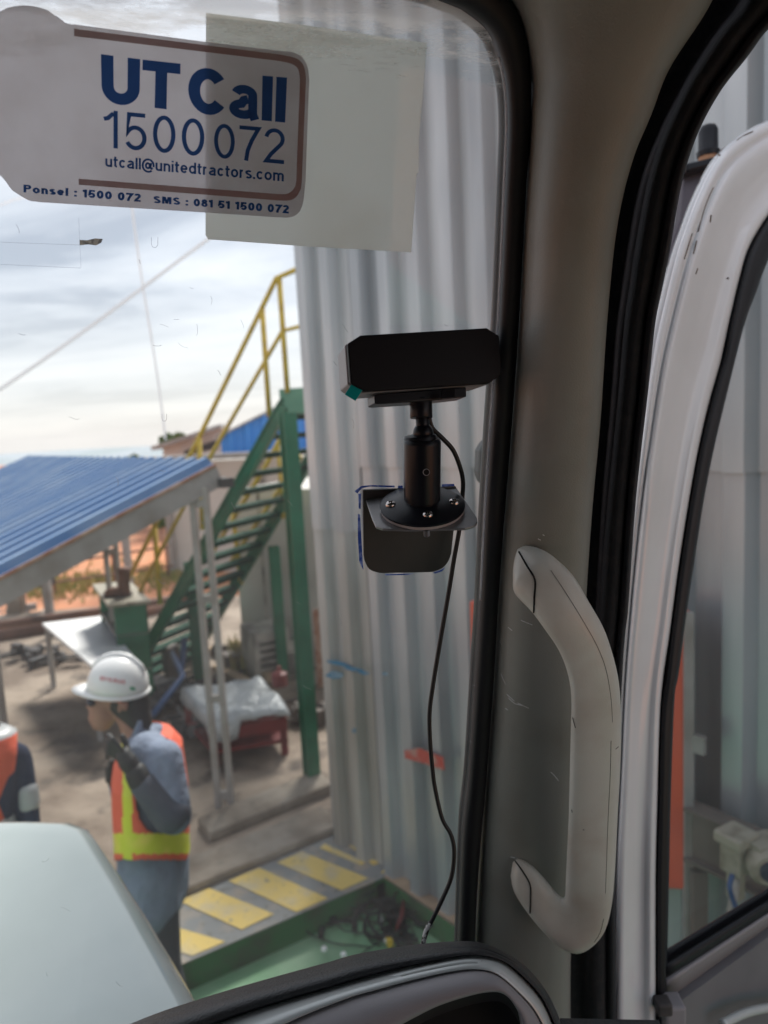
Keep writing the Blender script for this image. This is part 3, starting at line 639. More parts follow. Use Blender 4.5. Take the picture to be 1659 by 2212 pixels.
# green cabinet: side panel towards the viewer, open shelves to the left
gc = thing('steel_cabinet', 'green steel cabinet with open shelves and a pale top under the shelter', 'cabinet', G(285, 1530))
g0 = G(262, 1560); dd = PX(g0)[2]
ca0 = U(245, 1310, dd); ztop = ca0.z
fr0 = Vector((ca0.x, ca0.y, Z0)); wx = (U(313, 1305, dd)-ca0).length
xd = Vector((.97, .22, 0)).normalized(); ydv = Vector((-.55, 1, 0)).normalized(); dep = 1.0
c = [fr0, fr0+xd*wx, fr0+xd*wx+ydv*dep, fr0+ydv*dep]
mb = MB(); mb.prism([c[0], c[1], c[1]+ydv*.03, c[0]+ydv*.03], Uz*(ztop-Z0)); mb.prism([c[3]-ydv*.03, c[2]-ydv*.03, c[2], c[3]], Uz*(ztop-Z0))
mb.prism([c[1]-xd*.02, c[1], c[2], c[2]-xd*.02], Uz*(ztop-Z0)); mb.build('side_panel', M['greenpaint'], gc)
for zf in (.08, .4, .72):
    mb = MB(); mb.prism([lift(v, Z0+(ztop-Z0)*zf) for v in c], Uz*.02); mb.build('shelf', M['greysteel'], gc)
mb = MB(); mb.prism([lift(v, ztop) for v in (c[0]-xd*.05-ydv*.04, c[1]+xd*.03-ydv*.04, c[2]+xd*.03, c[3]-xd*.05)], Uz*.03); mb.build('top', M['cream'], gc)
rr = random.Random(5)
for zf in (.08, .4):
    z_ = Z0+(ztop-Z0)*zf+.02
    for k in range(3):
        pc = c[0]+xd*wx*.5+ydv*(.2+.28*k); s_ = rr.uniform(.12, .2)
        mb = MB(); mb.box(lift(pc, z_+s_/2+.001), wx*.6, .2, s_, rr.uniform(-.2, .2)); mb.lathe(lift(pc, z_+s_), lift(pc, z_+s_+.07), [(0, .05), (.8, .05), (1, .02)], 10)
        tag(mb.build('parts_box', M['dark'], bevel=.008), 'dark parts box on the %s shelf of the green cabinet, %s' % (('lowest', 'middle')[zf > .3], ('nearest', 'centre', 'rearmost')[k]), 'box', 'parts boxes in the green cabinet')
# work boot on top
bt = thing('work_boot', 'worn brown work boot standing on top of the green cabinet', 'boot', lift(c[0]+xd*wx*.45+ydv*.25, ztop+.03))
bp = WORLD[bt.name]; sB = 1.0
mb = MB(); rings = [(0, .0, .050, .055), (.05, .0, .050, .055), (.10, .0, .048, .05), (.2, .01, .052, .055), (.26, .012, .060, .06)]
mb.tube([bp+Vector((x_+.02, 0, z_+.0)) for z_, x_, a_, b_ in rings], [a_ for _, _, a_, _ in rings], 12)
mb.tube([bp+Vector((.05, 0, .045)), bp+Vector((-.04, 0, .045)), bp+Vector((-.12, 0, .04)), bp+Vector((-.16, 0, .03))], [.045, .048, .045, .025], 12)
mb.build('upper', M['rustpipe'], bt, smooth=True)
mb = MB(); mb.prism([bp+Vector(v) for v in ((.075, -.045, 0), (.075, .045, 0), (-.12, .05, 0), (-.175, .02, 0), (-.175, -.02, 0), (-.12, -.05, 0))], Uz*.022); mb.build('sole', M['dark'], bt)
# red workbench with silver tarp
rb = thing('red_workbench', 'red steel workbench with a shelf under a silver sheet', 'workbench', G(520, 1650))
def RP(px, py, d): return U(px, py, d)
fl, frr_, bl, br = G(455, 1560, .5), G(618, 1535, .5), G(395, 1500, .5), G(565, 1478, .5)
zt = .46
Q = [lift(v, zt) for v in (fl, frr_, br, bl)]
mb = MB(); mb.prism(Q, Uz*.05); mb.build('bench_top', M['red'], rb)
mb = MB(); mb.prism([lift(v, Z0+.10) for v in (fl, frr_, br, bl)], Uz*.03); mb.build('lower_shelf', M['red'], rb)
for q in Q:
    cq = q.lerp((Q[0]+Q[2])/2, .08); mb = MB(); mb.box(lift(cq, (zt+Z0)/2), .05, .05, zt-Z0); mb.build('leg', M['red'], rb)
mb = MB(); mb.beam(lift(fl, zt-.06), lift(frr_, zt-.06), .02, .10); mb.build('rail', M['red'], rb)
# tarp
rows = []; rr = random.Random(9)
corner = [RP(388, 1500, 6.9), RP(570, 1480, 6.8), RP(640, 1500, 6.3), RP(455, 1555, 6.2)]
for i in range(15):
    u_ = -.10+1.22*i/14; row = []
    for j in range(19):
        v_ = -.06+1.1*j/18
        cu, cv = min(max(u_, 0), 1), min(max(v_, 0), 1)
        p = (lift(bl, zt).lerp(lift(br, zt), cv)).lerp(lift(fl, zt).lerp(lift(frr_, zt), cv), cu)
        ov = max(0, u_-1)+max(0, -v_)+max(0, v_-1); side = (fl-bl).normalized()*max(0, u_-1)*.35+(fl-frr_).normalized()*max(0, -v_)*.4-(fl-frr_).normalized()*max(0, v_-1)*.4
        drape = ov*(1.6 if v_ < .35 else .55)
        bump_ = .016*math.sin(u_*9+v_*5)*math.sin(v_*11)+.018*rr.random()
        row.append(p+Vector((side.x, side.y, .085+bump_-drape)))
    rows.append(row)
tag(grid('silver_tarp', rows, M['tarp'], smooth=True, solid=.004), 'crumpled silver grey sheet draped over the red workbench', 'sheet')
c = RP(605, 1478, 6.5); c = G(605, 1478, zt+.1); rcz = lift(c, zt+.09)
t = thing('red_can', 'small red can at the back corner of the silver sheet', 'can', rcz); mb = MB(); mb.lathe(rcz, rcz+Uz*.11, [(0, .06), (.05, .065), (.9, .065), (1, .05)], 14); mb.build('body', M['red'], t, smooth=True, auto=40); mb = MB(); mb.lathe(rcz+Uz*.13, rcz+Uz*.16, [(0, .02), (1, .02)], 10); mb.build('spout', M['red'], t)
# AC / cream machine blocks
def unit(name, px, py, w_, d_, h_, lb, cat, rz=.2, ma='acunit', z=Z0):
    g = G(px, py, z); t = thing(name, lb, cat, g); mb = MB(); mb.box(g+Uz*h_/2, w_, d_, h_, rz); mb.build('casing', M[ma], t, bevel=.02)
    f = Vector((math.sin(rz), -math.cos(rz), 0)); mb = MB()
    for k in range(5): mb.box(g+f*(d_/2+.006)+Uz*h_*(.2+.14*k), w_*.7, .012, h_*.05, rz)
    mb.build('grille', M['dark'], t); return t
unit('outdoor_unit', 577, 1458, .36, .45, .52, 'dirty cream outdoor unit on the ground behind the stair', 'air conditioner', .5)
unit('outdoor_unit', 640, 1452, .28, .3, .30, 'smaller cream unit beside the far green support post', 'air conditioner', .3)
def scrap(name, px, py, pieces, spread, ma, lb, seed, z=Z0, cat='scrap', sz=.12):
    g = G(px, py, z); rr = random.Random(seed); mb = MB()
    for i in range(pieces):
        p = g+Vector((rr.gauss(0, spread), rr.gauss(0, spread*.7), abs(rr.gauss(0, .05))+sz*.3)); k = rr.random()
        if k < .4: mb.lathe(p-Vector((rr.uniform(-1, 1), rr.uniform(-1, 1), rr.uniform(-.3, .3)))*sz*.6, p+Vector((rr.uniform(-1, 1), rr.uniform(-1, 1), .3))*sz*.5, [(0, sz*.35), (.3, sz*.45), (.7, sz*.3), (1, sz*.35)], 10)
        elif k < .75: mb.box(p, sz*rr.uniform(.6, 1.6), sz*rr.uniform(.5, 1), sz*rr.uniform(.4, 1), rr.uniform(0, 3))
        else: mb.tube([p+Vector((rr.gauss(0, sz), rr.gauss(0, sz), 0)) for _ in range(3)], sz*.12, 6)
    return tag(mb.build(name, M[ma], bevel=.006), lb, cat, kind='stuff')
scrap('scrap_heap', 62, 1425, 12, .16, 'dark', 'greasy dark machine parts heaped by the left shelter post', 1)
scrap('scrap_heap', 128, 1432, 9, .12, 'dark', 'dark machine parts lying beneath the edge of the white table', 2)
scrap('scrap_heap', 20, 1345, 12, .3, 'greysteel', 'grey scrap parts heaped at the far left beyond the shelter', 3, z=0)
scrap('scrap_heap', 415, 1585, 10, .12, 'dark', 'black machine part on the floor left of the red workbench', 4, sz=.16)
scrap('scrap_heap', 360, 1520, 14, .22, 'dark', 'dark machinery crowded behind the man in the white helmet', 6, sz=.2)
scrap('scrap_heap', 500, 1440, 10, .25, 'brown', 'brown scrap pieces lying under the stair', 8, sz=.2)
scrap('scrap_heap', 690, 1560, 9, .12, 'brown', 'brown scrap pieces between the green post and the metal wall', 11, sz=.16)
False and scrap('scrap_heap', 590, 1610, 10, .2, 'dark', 'dark parts lying in the shade under the workbench', 12, sz=.14)
mb = MB()
for a, b_ in (((505, 1395), (590, 1490)), ((470, 1450), (540, 1500)), ((455, 1410), (520, 1440))): mb = MB(); mb.beam(G(*a)+Uz*.05, G(*b_)+Uz*.1, .10, .05); tag(mb.build('timber_plank', M['wood']), 'loose pale timber plank behind the workbench, ' + {505: 'longest and nearest the cream unit', 470: 'lowest, touching the silver sheet', 455: 'farthest, lying under the stair'}[a[0]], 'plank', 'loose planks behind the workbench')
mb = MB(); mb.box(G(700, 1480)+Uz*.35, .12, .1, .8); tag(mb.build('rusty_box', M['rust'], bevel=.01), 'rusty brown steel box wedged between green post and wall', 'box')
mb = MB(); mb.tube([U(330, 1545, 5.4), U(395, 1460, 5.9), U(372, 1410, 6.6)], .025, 8); mb.tube([U(398, 1380, 6.8), U(392, 1450, 6.6)], .03, 8)
tag(mb.build('pipe_stand', M['bluepipe'], smooth=True), 'blue steel pipe frame beside the stair foot', 'pipe')
b0 = G(375, 1480); mb = MB(); mb.lathe(lift(b0, Z0), lift(b0, Z0+.42), [(0, .07), (.02, .085), (.5, .085), (.52, .095), (.95, .085), (1, .04)], 16); 
tag(mb.build('gas_cylinder', M['brown'], smooth=True, auto=40), 'upright brown grey cylinder beside the stair foot', 'cylinder')
# bottle
bq = G(900, 1915, Z0); bo = thing('water_bottle', 'clear plastic water bottle with a blue cap against the metal wall', 'bottle', bq)
mb = MB(); hB = topz(bq, 1826)-Z0; mb.lathe(bq, bq+Uz*hB, [(0, .025), (.03, .032), (.2, .030), (.25, .033), (.55, .033), (.6, .030), (.72, .033), (.85, .018), (.9, .014), (.91, .014)], 18); mb.build('body', M['bottleplastic'], bo, smooth=True)
mb = MB(); mb.lathe(bq+Uz*hB*.91, bq+Uz*hB, [(0, .017), (.9, .017), (1, .014)], 14); mb.build('cap', M['capblue'], bo)
mb = MB(); mb.lathe(bq+Uz*hB*.33, bq+Uz*hB*.52, [(0, .0345), (1, .0345)], 18); mb.build('wrapper', M['white'], bo)
# wire bundle in the pit
rr = random.Random(21); gw = G(850, 1985, .01)
wl = thing('wiring_harness', 'tangled black wiring loom with red and yellow ends heaped on the green floor', 'cables', gw)
mb = MB(); mr_ = MB()
for i in range(46):
    c = gw+Vector((rr.gauss(0, .10), rr.gauss(.0, .11), .02+abs(rr.gauss(0, .035)))); pts = [c]
    a = rr.uniform(0, 6.28); cv = rr.uniform(-1.1, 1.1)
    for k in range(9):
        a += cv*.5+rr.gauss(0, .2); pts.append(pts[-1]+Vector((math.cos(a)*.045, math.sin(a)*.045, rr.gauss(0, .01))))
    for p in pts: p.z = max(.014, p.z)
    mb.tube(smoothpts(pts, 2), rr.choice((.004, .006, .009)), 6)
for i in range(12):
    p = gw+Vector((rr.gauss(0, .12), rr.gauss(0, .12), .04)); mb.box(p, .05, .03, .03, rr.uniform(0, 3))
pb = G(815, 1935, .02); mb.box(pb+Uz*.05, .20, .12, .12, .4)
mb.build('loom', M['cable'], wl, smooth=True, auto=50)
mb = MB(); mb.tube([G(872, 1945, .09), G(868, 1978, .10), G(856, 2010, .06)], .010, 8); mb.build('red_sleeve', M['red'], wl, smooth=True)
p = G(842, 2035, .06); mb = MB(); mb.box(p, .03, .03, .04, .3); mb.build('yellow_connector', M['yellow'], wl, bevel=.003)
for px_, py_ in ((850, 1932), (908, 1958), (823, 1985), (742, 2062), (700, 2050), (835, 2030)): g = G(px_, py_, .05); mb = MB(); mb.box(g, .022, .022, .02, px_); mb.build('plug', M['white'], wl, bevel=.003)
# pale overhead lines against the sky, half see-through tubes
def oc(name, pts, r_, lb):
    mb = MB(); mb.tube([Vector(p) for p in pts], r_, 8); tag(mb.build(name, M['linegrey'], smooth=True), lb, 'cable')
oc('overhead_line', smoothpts([U(-200, 975, 3.0), U(150, 738, 3.3), U(445, 520, 3.6), U(900, 190, 4.1)], 6), .0085, 'pale grey line slanting up across the sky to the paper sheet')
oc('overhead_line', smoothpts([U(270, 330, 5), U(300, 560, 5), U(338, 800, 5.0), U(358, 950, 5)], 6), .008, 'thin pale line running almost upright down to the tree')
oc('overhead_line', smoothpts([U(-60, 470, 6), U(30, 432, 6), U(160, 405, 6)], 4), .008, 'thin cable in the sky under the lower left corner of the sticker')
# ================================================================== ORANGE PANEL AND PLANT AT THE RIGHT
def WP(px, py, off): return wallpt(px, py, off)
oq = thing('orange_steel_board', 'orange red steel board with a grey frame standing in front of the metal wall', 'panel', lift(WP(1240, 1700, .2), Z0))
c = [WP(1012, 1298, .16), WP(1479, 1322, .16), WP(1481, 1925, .16), WP(1034, 1890, .16)]
mb = MB(); mb.prism(c, wn*-.05); mb.build('panel', M['orange'], oq, bevel=.012)
mb = MB(); e1 = WP(1487, 1322, .15); mb.beam(e1, lift(e1, Z0), .03, .02); e2 = WP(1040, 1330, .10); mb.build('frame', M['greysteel'], oq)
mb = MB(); mb.box(WP(1507, 1607, .14), .05, .02, .06, math.atan2(wd.y, wd.x)); mb.build('bracket', M['greysteel'], oq)
gb = thing('steel_girder', 'brown steel girder crossing low in front of the metal wall behind the door glass', 'girder', lift(WP(1560, 1850, .1), Z0))
a, b_ = WP(1486, 1772, .14), WP(1900, 1955, .14)
mb = MB(); mb.beam(a-Uz*.035, b_-Uz*.035, .02, .17); mb.beam(a+Uz*.055, b_+Uz*.055, .07, .012); mb.beam(a-Uz*.125, b_-Uz*.125, .07, .012); mb.build('web', M['brown'], gb)
mb = MB()
for p in (a.lerp(b_, .06), a.lerp(b_, .9)): mb.box(lift(p, (p.z-.16+Z0)/2), .05, .05, p.z-.16-Z0)
mb.build('support', M['brown'], gb)
pm_ = thing('water_pump', 'cream pump with a round dark opening and blue hose at the girder', 'pump', lift(WP(1600, 1900, .2), Z0))
pk = PX(WP(1600, 1880, .26))[2]; ks = pk/1.95*.68
c = U(1590, 1822, pk); mb = MB(); mb.box(c+Uz*.03*ks, .13*ks, .12*ks, .05*ks, .5); mb.box(c-Uz*.05*ks, .09*ks, .09*ks, .14*ks, .5); mb.box(c-Uz*.17*ks, .05*ks, .06*ks, .14*ks, .5); mb.build('casing', M['cream'], pm_, bevel=.008)
c = U(1656, 1862, pk-.04); mb = MB(); mb.box(c+Vector((.01, .03, .035))*ks, .15*ks, .10*ks, .09*ks, .3); mb.lathe(c+Vector((0, .09, 0))*ks, c+Vector((-.015, -.06, 0))*ks, [(0, .065*ks), (.1, .075*ks), (.85, .075*ks), (1, .06*ks)], 20); mb.build('housing', M['cream'], pm_, smooth=True, auto=40)
mb = MB(); mb.lathe(c+Vector((-.015, -.055, 0))*ks, c+Vector((-.017, -.068, 0))*ks, [(0, .042*ks), (1, .042*ks)], 20); mb.build('opening', M['lens'], pm_)
mb = MB(); mb.tube(smoothpts([U(1582, 1890, pk-.03), U(1576, 1915, pk-.05), U(1582, 1940, pk-.05), U(1590, 1962, pk-.05)], 4), .010*ks, 8); mb.build('hose', M['bluepipe'], pm_, smooth=True)
mb = MB(); mb.tube([U(1592, 1880, pk), U(1578, 1990, pk-.03), lift(U(1570, 2060, pk-.05), Z0)], .018*ks, 8); mb.build('pipe', M['acunit'], pm_, smooth=True)
unit('metal_crate', 1490, 2110, .3, .3, .22, 'pale metal crate on the floor seen low through the door glass', 'crate', .4)
# ================================================================== PEOPLE
def capsmesh(name, caps, ma, parent, voxel=.012, smooth=2):
    """tapered capsules fused into one continuous surface with a voxel remesh"""
    mb = MB()
    for p, q, r1, r2 in caps:
        p, q = Vector(p), Vector(q); n = 6
        d = (q-p)
        if d.length < 1e-4: mb.ball(p, r1, n=16); continue
        mb.tube([p+d*k/n for k in range(n+1)], [r1+(r2-r1)*k/n for k in range(n+1)], 14); mb.ball(p, r1*.995, n=16); mb.ball(q, r2*.995, n=16)
    me = bpy.data.meshes.new('t'); me.from_pydata([tuple(v) for v in mb.v], [], mb.f); ob = bpy.data.objects.new('t', me); sc.collection.objects.link(ob)
    md = ob.modifiers.new('r', 'REMESH'); md.mode = 'VOXEL'; md.voxel_size = voxel
    ms = ob.modifiers.new('s', 'SMOOTH'); ms.iterations = smooth; ms.factor = .6
    dg = bpy.context.evaluated_depsgraph_get(); dg.update(); ev = ob.evaluated_get(dg); e = ev.to_mesh()
    V = [v.co.copy() for v in e.vertices]; Fc = [tuple(p.vertices) for p in e.polygons]; ev.to_mesh_clear()
    bpy.data.objects.remove(ob); bpy.data.meshes.remove(me)
    return mesh(name, V, Fc, ma, parent, smooth=True)
D = 2.93; mpp = D/F
def J(px, py, dz=0.0): return U(px, py, D+dz)
fhz = Vector((0, 1, 0))
def loft(rings, n=28, inf=0.0):
    V = []
    for c, a, b in rings:
        for j in range(n):
            t = 2*math.pi*j/n; V.append(c+Vector((1, 0, 0))*(a+inf)*math.cos(t)+fhz*(b+inf)*math.sin(t))
    return V
pr1 = thing('person', 'man in profile with white helmet, orange vest and black gloved hand raised to his chin', 'person', lift(J(330, 1900), 0))
sh_l, el_l, wr_l = J(352, 1640, -.17), J(378, 1765, -.22), J(305, 1685, -.25)
hc = J(248, 1508)
caps = [(J(255, 1484), J(262, 1494), .086, .086), (J(222, 1512), J(226, 1540), .060, .055), (J(212, 1548), J(222, 1556), .040, .045), (J(190, 1526), J(202, 1516), .011, .024), (J(203, 1550), J(206, 1552), .020, .02), (J(208, 1566), J(225, 1560), .022, .03),
        (J(268, 1520), J(300, 1600), .048, .055), (J(268, 1523, -.085), J(270, 1530, -.085), .018, .014),
        (J(302, 1605), J(322, 1660), .055, .07), (J(322, 1660), J(330, 1900), .09, .09)]
capsmesh('body', caps, M['skin'], pr1, .010)
# hair
capsmesh('hair', [(J(272, 1500), J(286, 1518), .088, .075), (J(284, 1528), J(300, 1556), .068, .058), (J(268, 1476), J(276, 1484), .084, .084)], M['hair'], pr1, .012)
# glasses: orange temple and dark lens
mb = MB(); mb.beam(J(204, 1508, -.075), J(262, 1512, -.100), .008, .018); mb.build('glasses_arm', M['orange'], pr1)
capsmesh('ear', [(J(262, 1520, -.088), J(259, 1535, -.086), .013, .009)], M['skin'], pr1, .005)
mb = MB(); mb.ball(J(199, 1513, -.045), .020, .035, .024, n=14); mb.build('glasses_lens', M['lens'], pr1, smooth=True)
# helmet
Hx = (J(320, 1492)-J(166, 1480)); ax1 = Hx.normalized(); ax3 = Vector((0, -1, 0)).cross(ax1).normalized(); ax3 = ax3 if ax3.z > 0 else -ax3; ax2 = ax3.cross(ax1)
hcen = J(255, 1479)
V = []; Fc = []; n = 32; rn_ = 10
for i in range(rn_+1):
    ph = (math.pi/2)*i/rn_
    for j in range(n):
        t = 2*math.pi*j/n; rr_ = math.cos(ph); V.append(hcen+ax1*(.122*rr_*math.cos(t))+ax2*(.112*rr_*math.sin(t))+ax3*(.158*math.sin(ph)**.9*.86-.012))
for i in range(rn_):
    for j in range(n): Fc.append((i*n+j, i*n+(j+1) % n, (i+1)*n+(j+1) % n, (i+1)*n+j))
hm = mesh('helmet', V, Fc, M['helmet'], pr1, smooth=True, solid=.004)
V = []
for k, ext_ in enumerate((0, 1)):
    for j in range(n):
        t = 2*math.pi*j/n; fx = -math.cos(t); e_ = .012+(.055*max(0, fx)**2 if fx > 0 else 0)
        V.append(hcen+ax1*((.120+e_*ext_)*math.cos(t))+ax2*((.110+.012*ext_)*math.sin(t))+ax3*(-.010-.012*ext_-(.006*max(0, fx)*ext_)))
mesh('brim', V, [(j, (j+1) % n, n+(j+1) % n, n+j) for j in range(n)], M['helmet'], hm, smooth=True, solid=.005)
mb = MB(); pts = []
for k in range(9):
    ph = math.pi*(.18+.64*k/8); pts.append(hcen+ax1*(-.124*math.cos(ph))+ax3*(.137*math.sin(ph)-.008))
mb.tube(pts, .012, 8); mb.build('ridge', M['helmet'], hm, smooth=True)
hme = BVHTree.FromPolygons([tuple(v.co+base(hm)) for v in hm.data.vertices], [tuple(p.vertices) for p in hm.data.polygons])
def onmesh(bvh, px, py, lf=.001):
    r = ray(px, py).normalized(); h, nn, i_, d_ = bvh.ray_cast(CAM, r)
    return None if h is None else h-r*lf
mb = MB()
for k, (x_, h_, lean) in enumerate(((218, 9, 0), (223, 9, 1.5), (228, 8, 0), (235, 8, 0), (240, 8, 0), (247, 9, 1.5), (251, 9, -1.5), (257, 8, 0), (263, 9, 1.5), (268, 9, 0))):
    y_ = 1465+(x_-218)*.17; q = [onmesh(hme, x_-1.1+lean, y_-h_/2, .004), onmesh(hme, x_+1.1+lean, y_-h_/2, .004), onmesh(hme, x_+1.1-lean, y_+h_/2, .004), onmesh(hme, x_-1.1-lean, y_+h_/2, .004)]
    if None not in q: mb.add(q, [(0, 1, 2, 3)])
mb.build('red_lettering', M['label_print'], hm, solid=.001)
q = [onmesh(hme, *p, .004) for p in ((281, 1483), (292, 1485), (292, 1492), (281, 1490))]
if None not in q: mesh('green_mark', q, [(0, 1, 2, 3)], M['green_print'], hm, solid=.001)
# jacket: torso + arms fused
rings = [(J(303, 1600), .045, .10), (J(318, 1625), .095, .175), (J(322, 1660), .128, .20), (J(327, 1720), .135, .205), (J(330, 1780), .135, .20), (J(331, 1840), .135, .19), (J(330, 1880), .150, .20), (J(325, 1935), .160, .21)]
caps = [(sh_l, el_l, .078, .066), (el_l, wr_l, .064, .046), (J(318, 1630, -.12), J(322, 1625, .12), .09, .09), (J(300, 1598), J(306, 1615), .062, .08),
        (J(300, 1640, .18), J(275, 1750, .2), .075, .06), (J(275, 1750, .2), J(255, 1680, .1), .055, .045)]
for (c1, a1, b1), (c2, a2, b2) in zip(rings[1:], rings[2:]):
    for s_ in (-1, 0, 1): caps.append((c1+fhz*(b1-a1*.93)*s_, c2+fhz*(b2-a2*.9)*s_, a1*.88, a2*.88))
capsmesh('jacket', caps, M['jacket'], pr1, .013, 4)
# collar
mb = MB(); mb.tube([J(290, 1598, -.05), J(283, 1585, -.07)], [.03, .012], 8)
capsmesh('collar', [(J(292, 1600, -.05), J(302, 1560, -.05), .022, .012), (J(312, 1600, -.02), J(304, 1562, -.03), .028, .012), (J(292, 1600, .05), J(302, 1560, .04), .022, .012)], M['jacket'], pr1, .008)
# vest with armhole and lime bands
nv = 128; vr = [(J(310, 1590), .065, .13), (J(316, 1602), .10, .165), (J(322, 1625), .128, .192)]+[(c, a+.008, b+.010) for c, a, b in rings[2:6]]+[(J(331, 1856), .146, .20)]
fine = []
for (c1, a1, b1), (c2, a2, b2) in zip(vr, vr[1:]):
    for k in range(16): t = k/16; fine.append((c1.lerp(c2, t), a1+(a2-a1)*t, b1+(b2-b1)*t))
fine.append(vr[-1])
V = []; Fc = []; fm = []
for c, a, b in fine:
    for j in range(nv):
        t = 2*math.pi*j/nv; V.append(c+Vector((1, 0, 0))*(a*.90+.008)*math.cos(t)+fhz*(b+.012)*math.sin(t))
for i in range(len(fine)-1):
    for j in range(nv):
        q4 = (i*nv+j, i*nv+(j+1) % nv, (i+1)*nv+(j+1) % nv, (i+1)*nv+j)
        cc = sum((V[q] for q in q4), Vector())/4; t = 2*math.pi*(j+.5)/nv; x_, yy, _d = PX(cc)
        if yy > 1856: continue
        near = math.pi < t < 2*math.pi
        if (abs(x_-(346 if near else 335))/53)**2.6+(abs(yy-1695)/106)**2.6 < 1: continue
        k = 0
        if 1800 < yy < 1844: k = 1
        if near and 266 < x_ < 286 and yy >= 1640: k = 1
        if yy < 1622 and x_ < 330: k = 1
        Fc.append(q4); fm.append(k)
mesh('safety_vest', V, Fc, None, pr1, smooth=True, mats=[M['vest'], M['lime']], fm=fm, solid=.005, recalc=False)
# gloves: palm + five fingers
def hand(name, wrist, palm, fingers, thumb):
    caps = [(wrist, palm, .030, .036), (palm, palm+(palm-wrist)*.25, .034, .030)]
    for f in fingers:
        for a, b in zip(f, f[1:]): caps.append((a, b, .0105, .0098))
    for a, b in zip(thumb, thumb[1:]): caps.append((a, b, .013, .011))
    return capsmesh(name, caps, M['glove'], pr1, .005, 2)
wl_, pl2 = wr_l, J(276, 1645, -.26)
fg = []
for k, (dx_, dy_) in enumerate(((-6, -8), (-12, 0), (-13, 9), (-10, 17))):
    b0 = J(264+dx_*.5, 1626+dy_*.9, -.28+.012*k); fg.append([b0, J(248+dx_, 1606+dy_*1.2, -.29+.01*k), J(238+dx_*.6, 1600+dy_*1.5, -.27+.01*k), J(235+dx_*.2, 1608+dy_*1.6, -.25+.01*k)])
hand('glove', wl_+(pl2-wl_)*-.15, pl2, fg, [J(280, 1632, -.25), J(272, 1606, -.23), J(264, 1590, -.23)])
capsmesh('glove_cuff', [(wr_l, wr_l+(pl2-wr_l)*.35, .050, .044)], M['glove'], pr1, .008)
capsmesh('forearm_sleeve', [(wr_l+(el_l-wr_l)*.12, wr_l+(el_l-wr_l)*.92, .056, .074)], mat('dark_slate_cloth', (.075, .085, .11), .9, bump=(12, .6, .02)), pr1, .010)
fg = []
for k in range(4): fg.append([J(243, 1668+6*k, .06), J(232, 1662+8*k, .03+.01*k), J(238, 1655+9*k, .0+.01*k)])
hand('glove', J(257, 1700, .10), J(248, 1680, .08), fg, [J(250, 1665, .05), J(240, 1652, .03), J(240, 1645, 0)])
# dark bag strap on the chest
mb = MB(); mb.beam(J(252, 1640, -.09), J(254, 1780, -.09), .03, .012, Vector((1, 0, 0))); mb.build('shoulder_strap', M['dark'], pr1)
# trousers
caps = []
for s_, kx, axx in ((-.09, 352, 400), (.09, 340, 378)):
    hip = J(333, 1945, s_*.8); kn = J(kx, 2080, s_*1.05); an = J(axx, 2262, s_*1.1)
    caps += [(hip, kn, .098, .072), (kn, an, .070, .055)]
caps.append((J(330, 1930, -.06), J(330, 1930, .06), .10, .10))
capsmesh('trousers', caps, M['trouser'], pr1, .012, 3)
for s_, axx in ((-.1, 400), (.1, 378)):
    an = J(axx, 2262, s_); ft = Vector((an.x, an.y, .045))
    caps = [(an, ft+Vector((.02, 0, .02)), .045, .048), (ft+Vector((.02, 0, 0)), ft+Vector((-.13, 0, -.005)), .044, .038)]
    capsmesh('shoe', caps, M['dark'], pr1, .010)
# second person, cut by the left edge
D2 = 3.25
def K(px, py, dz=0): return U(px, py, D2+dz)
pr2 = thing('person', 'man cut by the left edge with orange vest and silver banded navy sleeve', 'person', lift(K(-60, 1900), 0))
capsmesh('body', [(K(-75, 1495), K(-75, 1510), .10, .09), (K(-68, 1540), K(-62, 1590), .06, .065), (K(-60, 1620), K(-60, 1880), .12, .12)], M['skin'], pr2, .014)
r2 = [(K(-62, 1600), .15, .10), (K(-58, 1640), .20, .12), (K(-58, 1720), .19, .125), (K(-58, 1800), .175, .12), (K(-58, 1900), .18, .125)]
caps = [(K(46, 1640, .10), K(62, 1745, .09), .050, .048), (K(62, 1745, .09), K(72, 1850, .06), .047, .042), (K(-140, 1630), K(-165, 1745), .065, .058), (K(-165, 1745), K(-160, 1860), .056, .045), (K(-60, 1610), K(40, 1630, .09), .085, .052), (K(-60, 1610), K(-140, 1630), .085, .065)]
for (c1, a1, b1), (c2, a2, b2) in zip(r2[1:], r2[2:]):
    for s_ in (-.55, 0, .55): caps.append((c1+Vector((a1*s_*.8, 0, 0)), c2+Vector((a2*s_*.8, 0, 0)), b1*.8, b2*.8))
capsmesh('jacket', caps, M['navy'], pr2, .014, 3)
V = []; Fc = []; fm = []; vv = [(K(-62, 1572), .13, .075), (K(-60, 1590), .195, .12), (K(-60, 1640), .190, .142), (K(-60, 1720), .175, .15), (K(-60, 1762), .175, .15), (K(-60, 1785), .185, .152), (K(-60, 1800), .19, .152)]
for c, a, b in vv:
    for j in range(nv): t = 2*math.pi*j/nv; V.append(c+Vector((a*math.cos(t), b*math.sin(t), 0)))
for i in range(len(vv)-1):
    for j in range(nv): Fc.append((i*nv+j, i*nv+(j+1) % nv, (i+1)*nv+(j+1) % nv, (i+1)*nv+j)); fm.append(1 if i in (0, 5) or i == 4 else 0)
mesh('safety_vest', V, Fc, None, pr2, smooth=True, mats=[M['vest'], M['reflect']], fm=fm, solid=.004)
capsmesh('sleeve_band', [(K(57, 1708, .09), K(61, 1736, .09), .0535, .0525)], M['reflect'], pr2, .010)
caps = []
